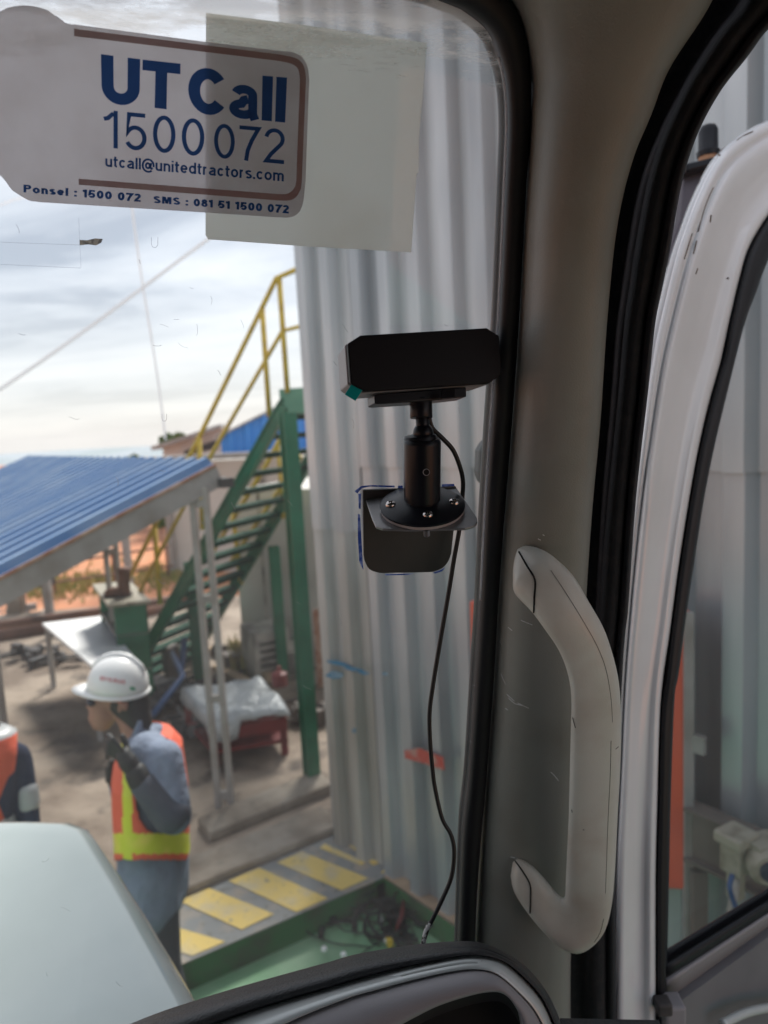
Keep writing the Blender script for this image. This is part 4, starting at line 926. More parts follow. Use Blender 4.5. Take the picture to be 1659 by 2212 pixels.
for s_ in (-.09, .09): caps += [(K(-58, 1890)+Vector((s_, 0, 0)), lift(K(-58, 1890)+Vector((s_, 0, 0)), .55), .095, .075), (lift(K(-58, 1890)+Vector((s_, 0, 0)), .55), lift(K(-58, 1890)+Vector((s_, 0, 0)), .22), .072, .058)]
capsmesh('trousers', caps, M['navy'], pr2, .016)
capsmesh('hand', [(K(66, 1860), K(68, 1885), .038, .034)]+[(K(66+k*3, 1885), K(64+k*4, 1915), .010, .009) for k in range(-2, 3)], M['skin'], pr2, .006)
for s_ in (-.09, .09):
    an = lift(K(-58, 1890)+Vector((s_, 0, 0)), .2); capsmesh('shoe', [(an, lift(an, .2)-Uz*.0, .055, .055), (lift(an, .2), lift(an+Vector((0, -.12, 0)), .19), .05, .042)], M['dark'], pr2, .012)
mb = MB(); mb.ball(K(-95, 1480), .13, .14, .14, n=20); mb.lathe(K(-95, 1498), K(-95, 1504), [(0, .15), (1, .155)], 24); mb.build('helmet', M['helmet'], pr2, smooth=True)
# ================================================================== TRUCK CAB
trk = thing('truck_cab', 'truck cab interior with windshield, beige corner pillar, open white door and pale hood', 'truck', (0, .4, 1.2))
# windshield plane: leans back towards the viewer at the top and runs away to the right
Q0 = U(880, 1130, .66); gx = Vector((1, .20, 0)).normalized(); gu = Vector((0, -math.sin(R(15)), math.cos(R(15))))
gu = (gu-gx*gu.dot(gx)).normalized(); gn = gx.cross(gu).normalized(); gn = gn if gn.y < 0 else -gn     # gn points to the viewer
def GP(px, py, off=0.0): return PL(px, py, Q0+gn*off, gn)
def GD(px, py): return PX(GP(px, py))[2]
# glass sheet
def gpt(a, b, off=0): return Q0+gx*a+gu*b+gn*off
mb = MB()
edgeL = [(972, 8), (1013, 29), (1055, 66), (1079, 124), (1092, 186), (1096, 269), (1092, 373), (1084, 559), (1077, 702), (1067, 830), (1057, 973), (1047, 1136), (1039, 1296), (1025, 1515), (1013, 1690), (1001, 1800), (992, 2040), (985, 2200)]
edgeR = [(1105, 0), (1125, 33), (1140, 83), (1146, 145), (1148, 207), (1144, 310), (1135, 435), (1121, 702), (1109, 876), (1099, 1006), (1086, 1169), (1077, 1296), (1066, 1485), (1048, 1720), (1042, 1782), (1032, 1917), (1026, 2040), (1018, 2200)]
rim = [GP(x+12, y) for x, y in edgeL[1:]]+[GP(500, 2420), GP(-900, 2500), GP(-900, -60), GP(900, -45), GP(985, -2)]
ws = mesh('windshield', rim, [tuple(range(len(rim)))], M['windshield'], trk)
# black rubber surround, extruded along the glass edge
def strip(name, L, Rr, n, ma, parent, depthf, cols, back, **kw):
    rows = []
    for k in range(n):
        t = k/(n-1); i = t*(len(L)-1); a = int(min(i, len(L)-2)); f = i-a
        l = Vector((L[a][0]+(L[a+1][0]-L[a][0])*f, L[a][1]+(L[a+1][1]-L[a][1])*f)); r = Vector((Rr[a][0]+(Rr[a+1][0]-Rr[a][0])*f, Rr[a][1]+(Rr[a+1][1]-Rr[a][1])*f))
        row = []
        for c, dz in cols:
            q = l.lerp(r, c); row.append(U(q.x, q.y, depthf(q.x, q.y)+dz))
        rows.append(row)
    return grid(name, rows, ma, parent, back=back, smooth=True, **kw)
def sm(pts, n=4): return [(p.x, p.y) for p in smoothpts([(a, b, 0) for a, b in pts], n)]
eL, eR = sm([(560, -40), (860, -22)]+edgeL), sm([(560, -160), (1000, -110)]+edgeR)
strip('windshield_rubber', eL, eR, 90, M['rubber'], trk, lambda x, y: GD(min(x, 1150), y)-.002, [(0, 0), (.05, -.006), (.25, -.012), (.6, -.014), (.9, -.012), (1, -.004)], gn*-.02)
# sky reflection, painted in as a thin white lip where glass meets rubber
mb = MB(); mb.tube([GP(x-1.5, y, .0012) for x, y in sm(edgeL[3:13], 4)], .0011, 6); mb.build('painted_edge_glint', M['edgeglint'], trk, smooth=True)
# pillar trim
pR = [(1600, -160), (1540, 0), (1448, 145), (1407, 248), (1365, 352), (1332, 497), (1311, 702), (1298, 900), (1284, 1050), (1277, 1134), (1268, 1266), (1256, 1500), (1245, 1800), (1233, 2064), (1233, 2260)]
pL = [(980, -160), (1104, 0)]+[(interp(edgeR, y), y) for y in (145, 248, 352, 497, 702, 900, 1050, 1134, 1266, 1500, 1800, 2064, 2260)]
pL[-1] = (1014, 2260)
pl_s, pr_s = sm(pL, 5), sm(pR, 5)
def pd(x, y): return GD(1110, y)-.006
cols = [(0, .004), (.02, -.006), (.06, -.016), (.14, -.030), (.26, -.043), (.42, -.051), (.6, -.054), (.78, -.054), (.9, -.050), (.97, -.040), (1, -.015), (1.0, .01)]
pil = strip('pillar_trim', pl_s, pr_s, 90, M['trim'], trk, pd, cols, Vector((0, .012, 0)))
# dark groove and fabric seal to the right of the trim
sR = [(1830, -160), (1720, 0), (1659, 62), (1614, 124), (1564, 186), (1522, 257), (1493, 327), (1469, 414), (1448, 538), (1431, 621), (1415, 702), (1401, 839), (1387, 958), (1374, 1078), (1365, 1197), (1357, 1317), (1348, 1398), (1340, 1560), (1334, 1750), (1329, 1917), (1331, 2064), (1332, 2260)]
ys = [q[1] for q in sR]
gL = [(interp(pR, y)-6, y) for y in ys]
gr_, srr = sm(gL, 3), sm(sR, 3)
strip('door_seal', gr_, srr, 90, M['groove'], trk, pd, [(0, .03), (.12, .034), (.34, .03), (.42, .008), (.5, -.006), (.62, -.012), (.76, -.010), (.79, .0), (.81, .0), (.84, -.012), (.92, -.018), (.98, -.010), (1, .004)], Vector((0, .03, 0)))
# pillar scuffs
pbv = BVHTree.FromPolygons([tuple(v.co+base(pil)) for v in pil.data.vertices], [tuple(p.vertices) for p in pil.data.polygons])
rr = random.Random(4); mb = MB()
def line_on(mb, bvh, pts, r, lf=.0003, n=5):
    P = []
    for x, y in pts:
        h = onmesh(bvh, x, y, lf)
        if h: P.append(h)
    if len(P) > 1: mb.tube(P, r, n)
for a in (((1095, 1500), (1108, 1512), (1125, 1522), (1142, 1530)), ((1098, 1508), (1112, 1520), (1128, 1524)), ((1082, 1455), (1086, 1465), (1092, 1478)), ((1080, 1385), (1083, 1392)), ((1098, 1355), (1106, 1362)), ((1190, 1668), (1198, 1676), (1206, 1686)), ((1162, 1164), (1168, 1167)), ((1172, 1155), (1176, 1157)), ((1125, 1340), (1150, 1350)), ((1092, 1530), (1097, 1534)), ((1103, 1851), (1112, 1853))):
    line_on(mb, pbv, a, .00035)
mb.build('scuff', M['whitepaint'], pil)
# grab handle
st = [((1112, 1205), (1118, 1186), 0), ((1109, 1222), (1136, 1179), -.004), ((1108, 1250), (1168, 1186), -.016), ((1112, 1282), (1200, 1206), -.030), ((1148, 1321), (1240, 1246), -.046), ((1177, 1360), (1272, 1300), -.058), ((1206, 1403), (1303, 1355), -.064), ((1225, 1450), (1323, 1412), -.067), ((1234, 1503), (1337, 1475), -.068), ((1233, 1575), (1342, 1560), -.068), ((1231, 1661), (1340, 1661), -.068), ((1229, 1750), (1335, 1750), -.068), ((1225, 1840), (1330, 1855), -.067), ((1222, 1905), (1323, 1945), -.065), ((1220, 1936), (1308, 2008), -.062), ((1210, 1936), (1280, 2045), -.058), ((1196, 1922), (1245, 2061), -.052), ((1180, 1902), (1205, 2044), -.042), ((1160, 1880), (1165, 2004), -.030), ((1140, 1862), (1132, 1962), -.016), ((1120, 1853), (1110, 1925), -.005), ((1108, 1862), (1103, 1892), 0)]
I = smoothpts([(a[0], a[1], z) for a, b, z in st], 4); Oo = smoothpts([(b[0], b[1], z) for a, b, z in st], 4)
rows = []; nk = 18
for a, b in zip(I, Oo):
    dpt = pd(1180, (a.y+b.y)/2)-.050+a.z; row = []
    wpx = ((a-b).to_2d()).length*dpt/F
    thk = min(.018, wpx*.42)
    for k in range(nk):
        t = 2*math.pi*k/nk; c = .5-.5*math.copysign(abs(math.cos(t))**.85, math.cos(t)); q = a.lerp(b, c)
        row.append(U(q.x, q.y, dpt-math.copysign(abs(math.sin(t))**.8, math.sin(t))*thk))
    row.append(row[0]); rows.append(row)
V = [p for r_ in rows for p in r_[:-1]]; Fc = []; nr = len(rows)
for i in range(nr-1):
    for k in range(nk): Fc.append((i*nk+k, i*nk+(k+1) % nk, (i+1)*nk+(k+1) % nk, (i+1)*nk+k))
Fc.append(tuple(range(nk))); Fc.append(tuple(range((nr-1)*nk, nr*nk)))
hd_ = mesh('grab_handle', V, Fc, M['handle'], trk, smooth=True)
hb = BVHTree.FromPolygons([tuple(v.co+base(hd_)) for v in hd_.data.vertices], [tuple(p.vertices) for p in hd_.data.polygons])
mb = MB()
line_on(mb, hb, sm([(1121, 1192), (1138, 1222), (1155, 1252), (1154, 1290), (1153, 1323)], 5), .0009)
mb.build('cap_seam', M['seam'], hd_); mb = MB()
line_on(mb, hb, sm([(1113, 1860), (1130, 1884), (1145, 1912), (1146, 1945), (1145, 1972)], 5), .0009)
mb.build('cap_seam', M['seam'], hd_)
mb = MB(); line_on(mb, hb, sm([(1190, 1232), (1222, 1280), (1262, 1345), (1292, 1400), (1310, 1450), (1320, 1510), (1323, 1560)], 6), .00018)
line_on(mb, hb, sm([(1320, 1600), (1318, 1680), (1314, 1760), (1311, 1840), (1308, 1930)], 6), .00022); line_on(mb, hb, sm([(1304, 1985), (1296, 2015), (1284, 2035)], 6), .00025)
mb.build('mould_seam', M['seam'], hd_)
mb = MB()
for a in (((1237, 1550), (1240, 1562), (1243, 1572)), ((1235, 1749), (1236, 1755)), ((1259, 1792), (1262, 1793)), ((1330, 1618), (1336, 1613))): line_on(mb, hb, a, .0004)
mb.build('scratch_mark', M['dark'], hd_)
# cab shell around and behind the viewer (keeps the inside as dim as a real cab)
def shell(name, c, sx, sy, sz, ma='headliner'):
    mb = MB(); mb.box(c, sx, sy, sz); return mb.build(name, M[ma], trk)
gt = GP(500, -60)
mb = MB(); zt = 3.06
a_, b_ = gpt(-1.5, (3.0-Q0.z)/gu.z), gpt(.33, (3.0-Q0.z)/gu.z)
mb.prism([lift(a_, zt), lift(b_, zt), Vector((.62, .42, zt)), Vector((.62, -1.25, zt)), Vector((-1.55, -1.25, zt))], Uz*.05); mb.build('roof', M['headliner'], trk)
# header between roof and glass top edge
rows = []
for x_, yb in ((-900, -70), (0, -58), (500, -48), (760, -40), (900, -36), (1000, -34), (1120, -30)):
    p = GP(x_, yb, .01); p2 = GP(x_, yb-150, .01); rows.append([p, lift(p.lerp(p2, .5)-Vector((0, .05, 0)), p.z+.03), Vector((p2.x, p2.y-.06, 3.07))])
grid('header', rows, M['headliner'], trk, back=Vector((0, .03, .01)), smooth=True)
rows = []
for (x_, y_) in ((1120, -30), (1300, -30), (1500, -30), (1720, -20), (1850, -10)):
    p = U(x_, y_, GD(1110, y_)-.03); rows.append([p, Vector((p.x, p.y-.04, p.z+.06)), Vector((p.x, p.y-.08, 3.07))])
grid('header', rows, M['headliner'], trk, back=Vector((0, .03, .01)), smooth=True)
shell('rear_wall', (-.47, -1.27, 2.25), 2.2, .05, 1.7)
shell('side_panel', (-1.56, -.4, 1.75), .05, 1.8, .9); shell('side_panel', (-1.56, -.4, 2.88), .05, 1.8, .42)  # upper panel, out of view, is shaped to limit light on the pillar
shell('side_panel', (.60, -1.02, 2.2), .06, .5, 1.7)
shell('added_roof_rail', (.61, -.5, 2.93), .06, 1.45, .30); shell('cab_floor', (-.47, -.3, 1.40), 2.2, 1.9, .05, 'dashgrey')  # unseen rail added to keep light off the pillar top
# dashboard
tp = [(120, 2290), (296, 2212), (423, 2168), (550, 2130), (702, 2088), (774, 2068), (891, 2049), (989, 2041), (1048, 2045), (1106, 2072), (1149, 2104), (1188, 2154), (1222, 2235)]
b1 = [(150, 2400), (350, 2262), (470, 2210), (570, 2176), (715, 2134), (790, 2112), (880, 2090), (985, 2069), (1040, 2066), (1088, 2078), (1138, 2120), (1176, 2168), (1208, 2245)]
b2 = [(200, 2440), (420, 2330), (520, 2264), (625, 2208), (742, 2160), (815, 2138), (893, 2117), (975, 2099), (1028, 2094), (1072, 2104), (1118, 2142), (1158, 2188), (1190, 2255)]
b3 = [(300, 2500), (600, 2400), (720, 2330), (780, 2262), (852, 2222), (900, 2196), (950, 2172), (1020, 2150), (1067, 2143), (1092, 2150), (1110, 2170), (1124, 2200), (1134, 2260)]
n_ = len(tp); db = .60
def dd_(x): return .62+.0000*(x)
T_, B1_, B2_, B3_ = (sm(q, 5) for q in (tp, b1, b2, b3))
rows = []
for k in range(len(T_)):
    a, b = Vector((*T_[k], 0)), Vector((*B1_[k], 0)); row = []
    for c, dz in ((0, .06), (0.0, .03), (.05, .012), (.18, -.004), (.4, -.016), (.65, -.023), (.88, -.024), (1, -.014)):
        q = a.lerp(b, c); row.append(U(q.x, q.y, .60+dz))
    rows.append(row)
dsh = grid('dashboard', rows, M['dashroll'], trk, back=Vector((0, .012, -.006)), smooth=True)
rows = []
for k in range(len(T_)):
    a, b = Vector((*B1_[k], 0)), Vector((*B2_[k], 0)); rows.append([U(*(a.lerp(b, c).to_2d()), .60+dz) for c, dz in ((0, -.012), (.08, -.020), (.5, -.033), (.92, -.045), (1, -.044))])
grid('silver_trim', rows, M['silver'], dsh, back=Vector((0, .01, -.004)), smooth=True)
rows = []
for k in range(len(T_)):
    a, b = Vector((*B2_[k], 0)), Vector((*B3_[k], 0)); rows.append([U(*(a.lerp(b, c).to_2d()), .60+dz) for c, dz in ((0, -.040), (.1, -.046), (.5, -.058), (.85, -.062), (.96, -.055), (1, -.02))])
grid('vent_surround', rows, M['dashgrey'], dsh, back=Vector((0, .01, -.004)), smooth=True)
rows = []
for k in range(len(T_)):
    a = Vector((*B3_[k], 0)); rows.append([U(a.x, a.y-6, .585), U(a.x, a.y+20, .66), U(a.x+10, a.y+160, .67)])
grid('vent', rows, M['seam'], dsh, back=Vector((0, .01, 0)))
mb = MB(); mb.tube([U(840, 2216, .63), U(960, 2170, .635)], .0006, 5); mb.build('vent_slat', M['silver'], dsh)
mb = MB()     # dash body under the roll, right end and top shelf to the glass
Tk = [U(x, y+10, .645) for x, y in tp]; gk = [GP(x, y+230, .02) for x, y in tp]
for k in range(len(Tk)-1): mb.add([Tk[k], Tk[k+1], gk[k+1], gk[k]], [(0, 1, 2, 3)])
mb.build('dash_shelf', M['dashroll'], dsh, solid=.004, recalc=False)
# right end of dash down the pillar
mb = MB(); q = [U(1188, 2160, .62), U(1240, 2260, .62), U(1420, 2260, .66), U(1420, 2330, .66), U(1000, 2400, .64)]
mb.prism([U(1222, 2240, .625), U(1440, 2240, .70), U(1440, 2500, .70), U(1222, 2500, .625)], Vector((0, .02, 0))); mb.build('kick_panel', M['dashroll'], trk)
# hood outside
hz = [Vector(p) for p in ((U(-260, 1800, 1.75)), (U(-60, 1777, 1.72)), (U(60, 1775, 1.70)), (U(150, 1778, 1.66)), (U(188, 1792, 1.62)))]
hr_ = [U(205, 1815, 1.58), U(250, 1885, 1.46), U(300, 1965, 1.34), U(352, 2052, 1.22), U(400, 2132, 1.12), (U(440, 2205, 1.04)), U(500, 2320, .95)]
zc = 1.72
pts = hz+hr_
cen = U(-150, 2300, 1.1)
rows = []
for p in pts:
    inner = p.lerp(Vector((cen.x, cen.y, p.z+.03)), .06)
    row = [Vector((cen.x, cen.y, cen.z+.03))]
    for t in (.2, .45, .7, .85, .91, .925, .975, 1.0): row.append(Vector((cen.x, cen.y, 0)).lerp(lift(p, 0), t)+Uz*(cen.z+(p.z-cen.z)*t+.030*min(1, (1-t)/.08)))
    o_ = (lift(p, 0)-lift(cen, 0)).normalized()
    row += [p+o_*.008-Uz*.012, p+o_*.012-Uz*.035, p+o_*.012-Uz*.7]
    rows.append(row)
hood = grid('hood', rows, mat('pale_hood_paint', (0.52, 0.59, 0.57), .2, coat=.7, var=((0.45, 0.52, 0.50), 2.5, .4, .7), bump=(3, .03, .02)), trk, smooth=True)
mb = MB(); mb.box((-1.0, 1.1, 1.0), 1.2, .5, .7); mb.build('engine_cover', M['dark'], trk)
mb = MB()
# tape outline, residues, scratches and water marks on the glass (inside face)
rr = random.Random(12)
class SC:
    def __init__(s, ma): s.ma = ma
    def tube(s, pts, r, n):
        q = MB(); q.tube(pts, r, n); q.build('scratch', s.ma, ws)
mb = SC(M['scratch']); md_ = SC(M['scratchd'])
spots = [(35, 485), (330, 745), (345, 700), (385, 740), (410, 620), (425, 700), (375, 690), (40, 720), (345, 1015), (405, 1030), (470, 800), (490, 910), (500, 1085), (250, 1030), (470, 1150), (430, 1120), (530, 1170), (640, 1300), (620, 1080), (655, 1480), (640, 1540), (690, 1450), (150, 900), (520, 690), (560, 1410), (580, 1520), (455, 640), (300, 560), (730, 1330), (1020, 1480), (1015, 1600), (1010, 1350), (720, 780), (760, 905), (700, 1290), (130, 1960), (100, 2100), (250, 2120), (610, 1980), (90, 1860), (740, 700), (1045, 1110), (990, 880), (960, 700), (340, 1250)]
for x_, y_ in spots:
    a = rr.uniform(.6, 1.3); L_ = rr.uniform(8, 26); cv = rr.uniform(-.5, .5); P = [(x_, y_)]
    for k in range(5): a += cv*.5+rr.gauss(0, .25); P.append((P[-1][0]+math.cos(a)*L_/5, P[-1][1]+math.sin(a)*L_/5))
    (md_ if y_ < 1000 else mb).tube([GP(*p, .0008) for p in P], .00012*rr.uniform(.8, 1.5), 4)
for x_, y_, r_ in ((334, 528, 7), (355, 905, 5), (410, 1470, 7), (432, 1478, 5), (1068, 1400, 5)):
    P = [(x_-r_, y_-r_*2.2), (x_-r_, y_), (x_-r_*.6, y_+r_*.8), (x_, y_+r_), (x_+r_*.6, y_+r_*.8), (x_+r_, y_), (x_+r_, y_-r_*2.2)]
    md_.tube([GP(*p, .0008) for p in P], .00018, 4)
for a in (((0, 523), (80, 526), (171, 529)), ((0, 571), (174, 579)), ((170, 470), (172, 520), (175, 578))): md_.tube([GP(*p, .0008) for p in a], .00009, 4)
mesh('tape_residue', [GP(*p, .0009) for p in ((172, 518), (188, 519), (205, 515), (222, 516), (219, 524), (208, 530), (190, 528), (172, 530))], [tuple(range(8))], M['residue'], ws, solid=.0002)
# door, swung open
dP = U(1445, 2110, .98); dQ = U(1659, 1970, 1.106); ddir = (dQ-dP); ddir.z = 0; ddir.normalize(); dn = Vector((ddir.y, -ddir.x, 0))
def DP(px, py, off=0): return PL(px, py, dP+dn*off, dn)
door = mesh('door', [DP(1447, 2150, -.01), DP(1659, 1998, -.01), DP(1900, 1830, -.01), DP(1900, 2600, -.01), DP(1440, 2600, -.01), DP(1440, 2170, -.01)], [tuple(range(6))], M['doorgrey'], trk, solid=.03)
XI = [(1659, 470), (1619, 538), (1599, 605), (1576, 706), (1568, 756), (1555, 798), (1521, 924), (1497, 1043), (1473, 1197), (1452, 1351), (1440, 1458), (1429, 1515), (1423, 1720), (1419, 1917), (1420, 2280)]
XR = [(1720, 430), (1659, 563), (1634, 630), (1608, 702), (1572, 845), (1545, 958), (1521, 1078), (1500, 1214), (1483, 1327), (1466, 1458), (1457, 1512), (1449, 1733), (1445, 1923), (1441, 2110), (1440, 2280)]
XO = [(1700, 244), (1659, 260), (1619, 276), (1581, 304), (1543, 347), (1506, 422), (1481, 487), (1460, 550), (1438, 638), (1423, 693), (1405, 790), (1390, 900), (1372, 1040), (1355, 1200), (1340, 1350), (1325, 1600), (1312, 1900), (1310, 2280)]
Ii = [(1860, 330), (1760, 375), (1700, 425), (1659, 470), (1619, 538), (1599, 605), (1584, 670), (1574, 715), (1558, 790), (1535, 870), (1512, 970), (1490, 1090), (1468, 1230), (1450, 1365), (1430, 1510), (1423, 1720), (1419, 1917), (1420, 2280)]
Oi = [(1860, 225), (1770, 228), (1700, 244), (1640, 267), (1581, 304), (1543, 347), (1506, 422), (1481, 487), (1460, 550), (1434, 655), (1415, 740), (1395, 865), (1372, 1040), (1352, 1230), (1335, 1450), (1325, 1640), (1312, 1900), (1310, 2280)]
fr = strip('door_frame', sm(Oi, 6), sm(Ii, 6), 100, M['whitepaint'], door, lambda x, y: PX(DP(max(x, 1400), y))[2], [(0, .03), (.03, -.002), (.10, -.008), (.14, -.006), (.17, -.002), (.21, -.010), (.28, -.014), (.36, -.013), (.5, -.005), (.66, -.001), (.77, -.003), (.84, -.010), (.90, -.013), (.96, -.012), (1, .01)], Vector((0, .02, 0)))
fbv = BVHTree.FromPolygons([tuple(v.co+base(fr)) for v in fr.data.vertices], [tuple(p.vertices) for p in fr.data.polygons])
for a in (((1626, 284), (1608, 292), (1592, 303)), ((1541, 405), (1530, 428), (1518, 462), (1509, 500)), ((1505, 520), (1498, 548)), ((1507, 580), (1503, 592)), ((1495, 505), (1487, 530), (1478, 560))): mb = MB(); line_on(mb, fbv, sm(a, 3), .0008); mb.build('grime', M['grime'], fr)
for a in (((1571, 600), (1574, 602)), ((1551, 333), (1556, 336)), ((1536, 465), (1534, 480))): mb = MB(); line_on(mb, fbv, a, .0011); mb.build('chip', M['grime'], fr)
L1 = [(1760, 372), (1700, 420)]+XI; R1 = [(1860, 395), (1790, 410)]+XR
strip('window_rubber', sm(L1, 5), sm(R1, 5), 90, M['rubber'], door, lambda x, y: PX(DP(max(x, 1400), y))[2], [(0, .004), (.1, -.012), (.4, -.02), (.6, -.012), (.7, -.014), (.9, -.008), (1, .015)], Vector((0, .01, 0)))
strip('sill_rubber', [(1440, 2080), (1659, 1944), (1800, 1856)], [(1440, 2112), (1659, 1972), (1800, 1882)], 14, M['rubber'], door, lambda x, y: PX(DP(x, y))[2], [(0, .02), (.1, -.004), (.3, -.010), (.6, -.010), (1, -.006)], Vector((0, .02, 0)))
strip('sill_trim', [(1440, 2108), (1659, 1968), (1800, 1880)], [(1441, 2160), (1659, 2002), (1800, 1905)], 14, M['dashgrey'], door, lambda x, y: PX(DP(x, y))[2], [(0, .004), (.2, -.010), (.42, -.010), (.5, .006), (1, .006)], Vector((0, .02, 0)))
mesh('window_glass', [DP(*p, -.02) for p in ((1436, 2120), (1436, 1700), (1445, 1400), (1500, 1050), (1560, 780), (1620, 560), (1690, 440), (1850, 350), (2000, 330), (2000, 1750), (1659, 1975))], [tuple(range(11))], M['doorglass'], door)
# lower door details: pull handle curve and striker
mb = MB(); mb.tube([DP(*p, .03) for p in sm([(1560, 2212), (1600, 2192), (1640, 2180), (1700, 2172), (1760, 2170)], 4)], .006, 8); mb.build('door_pull', M['silver'], door, smooth=True)
mb = MB(); mb.box(DP(1452, 2195, .02), .028, .03, .05); mb.build('latch', M['dashgrey'], door, bevel=.004)
mb = MB(); mb.box(DP(1432, 2172, .02), .02, .02, .018); mb.build('latch', M['dark'], door, bevel=.003)
# wing mirror and bracket outside
mir = MB(); c = U(1530, 305, 1.35); mir.lathe(c-Uz*.028, c+Uz*.030, [(0, .0205), (.15, .0215), (.2, .018), (.8, .0175), (.95, .013), (1, .006)], 20)
mr1 = mir.build('mirror_joint', M['device2'], trk, smooth=True, auto=50)
mir = MB(); mir.lathe(c-Uz*.045, c-Uz*.026, [(0, .018), (1, .018)], 18); mir.build('copper_washer', mat('copper_brown', (.38, .20, .11), .4, metal=.4), mr1)
mir = MB(); mir.beam(U(1470, 372, 1.35), U(1560, 350, 1.35), .05, .015); mir.build('mirror_arm', M['device2'], trk, bevel=.004)
mir = MB(); mir.prism([U(*p, 1.36) for p in ((1478, 372), (1560, 352), (1548, 372), (1508, 440), (1485, 500), (1462, 560), (1450, 572), (1444, 560), (1450, 530), (1470, 470))], Vector((0, .03, 0))); mir.build('mirror_bracket', mat('mauve_grey_casting', (.10, .085, .10), .4, metal=.5), trk, bevel=.003)
mir = MB(); mir.prism([U(*p, .92) for p in ((1048, 952), (1062, 950), (1090, 955), (1090, 1058), (1052, 1054), (1038, 1044), (1034, 1020), (1036, 975))], Vector((0, .05, 0))); mir.build('mirror_housing', M['rubber'], trk, bevel=.006)
# ================================================================== STICKER, PAPER, CAMERA DEVICE
pp_ = [GP(*p, -.0035) for p in ((445, 28), (640, 52), (922, 93), (905, 300), (904, 372), (900, 375), (888, 545), (660, 532), (450, 517), (444, 508))]
tag(mesh('paper_sheet', pp_, [tuple(range(len(pp_)))], M['paper'], solid=.0004), 'blank pale grey green paper sheet on the windshield, behind the printed sticker', 'paper')
stk = thing('printed_sticker', 'large printed sticker reading UT Call 1500 072 in navy letters on the windshield', 'sticker', GP(330, 260, .001))
ol = sm([(-70, 240), (-62, 120), (-40, 60), (5, 22), (55, 12), (105, 24), (140, 48), (160, 53)], 4)+[(444, 91)]+sm([(600, 110), (635, 114), (658, 130), (668, 161), (667, 190)], 3)+[(660, 389)]+sm([(657, 425), (651, 449), (640, 464), (618, 470), (600, 469)], 3)+[(444, 459)]+sm([(90, 437), (60, 432), (28, 412), (6, 384), (-40, 330), (-70, 240)], 4)[:-1]
rr = random.Random(2); vj = [GP(x+rr.gauss(0, .5), y+rr.gauss(0, .5), .0010) for x, y in ol]
mesh('backing', vj, [tuple(range(len(vj)))], M['sticker'], stk, solid=.0003)
# faded frame line
outer = [(160, 62)]+[(600, 117)]+sm([(612, 119), (640, 126), (656, 142), (661, 168)], 4)+[(652, 392)]+sm([(650, 408), (640, 425), (625, 433), (600, 433)], 4)+[(170, 399)]
innr = [(160, 78)]+[(598, 131)]+sm([(610, 133), (632, 139), (644, 150), (648, 172)], 4)+[(640, 390)]+sm([(638, 402), (630, 413), (618, 419), (600, 419)], 4)+[(170, 386)]
V = [GP(*p, .00135) for p in outer]+[GP(*p, .00135) for p in innr]; n = len(outer)
mesh('frame_line', V, [(i, i+1, n+i+1, n+i) for i in range(n-1)], M['stkline'], stk)
def arc(x0, y0, x1, y1, a0, a1, h, n=14):
    cx, cy, rx, ry = (x0+x1)/2, (y0+y1)/2, (x1-x0)/2-h, (y1-y0)/2-h
    return [(cx+rx*math.cos(R(a0+(a1-a0)*k/n)), cy+ry*math.sin(R(a0+(a1-a0)*k/n))) for k in range(n+1)]
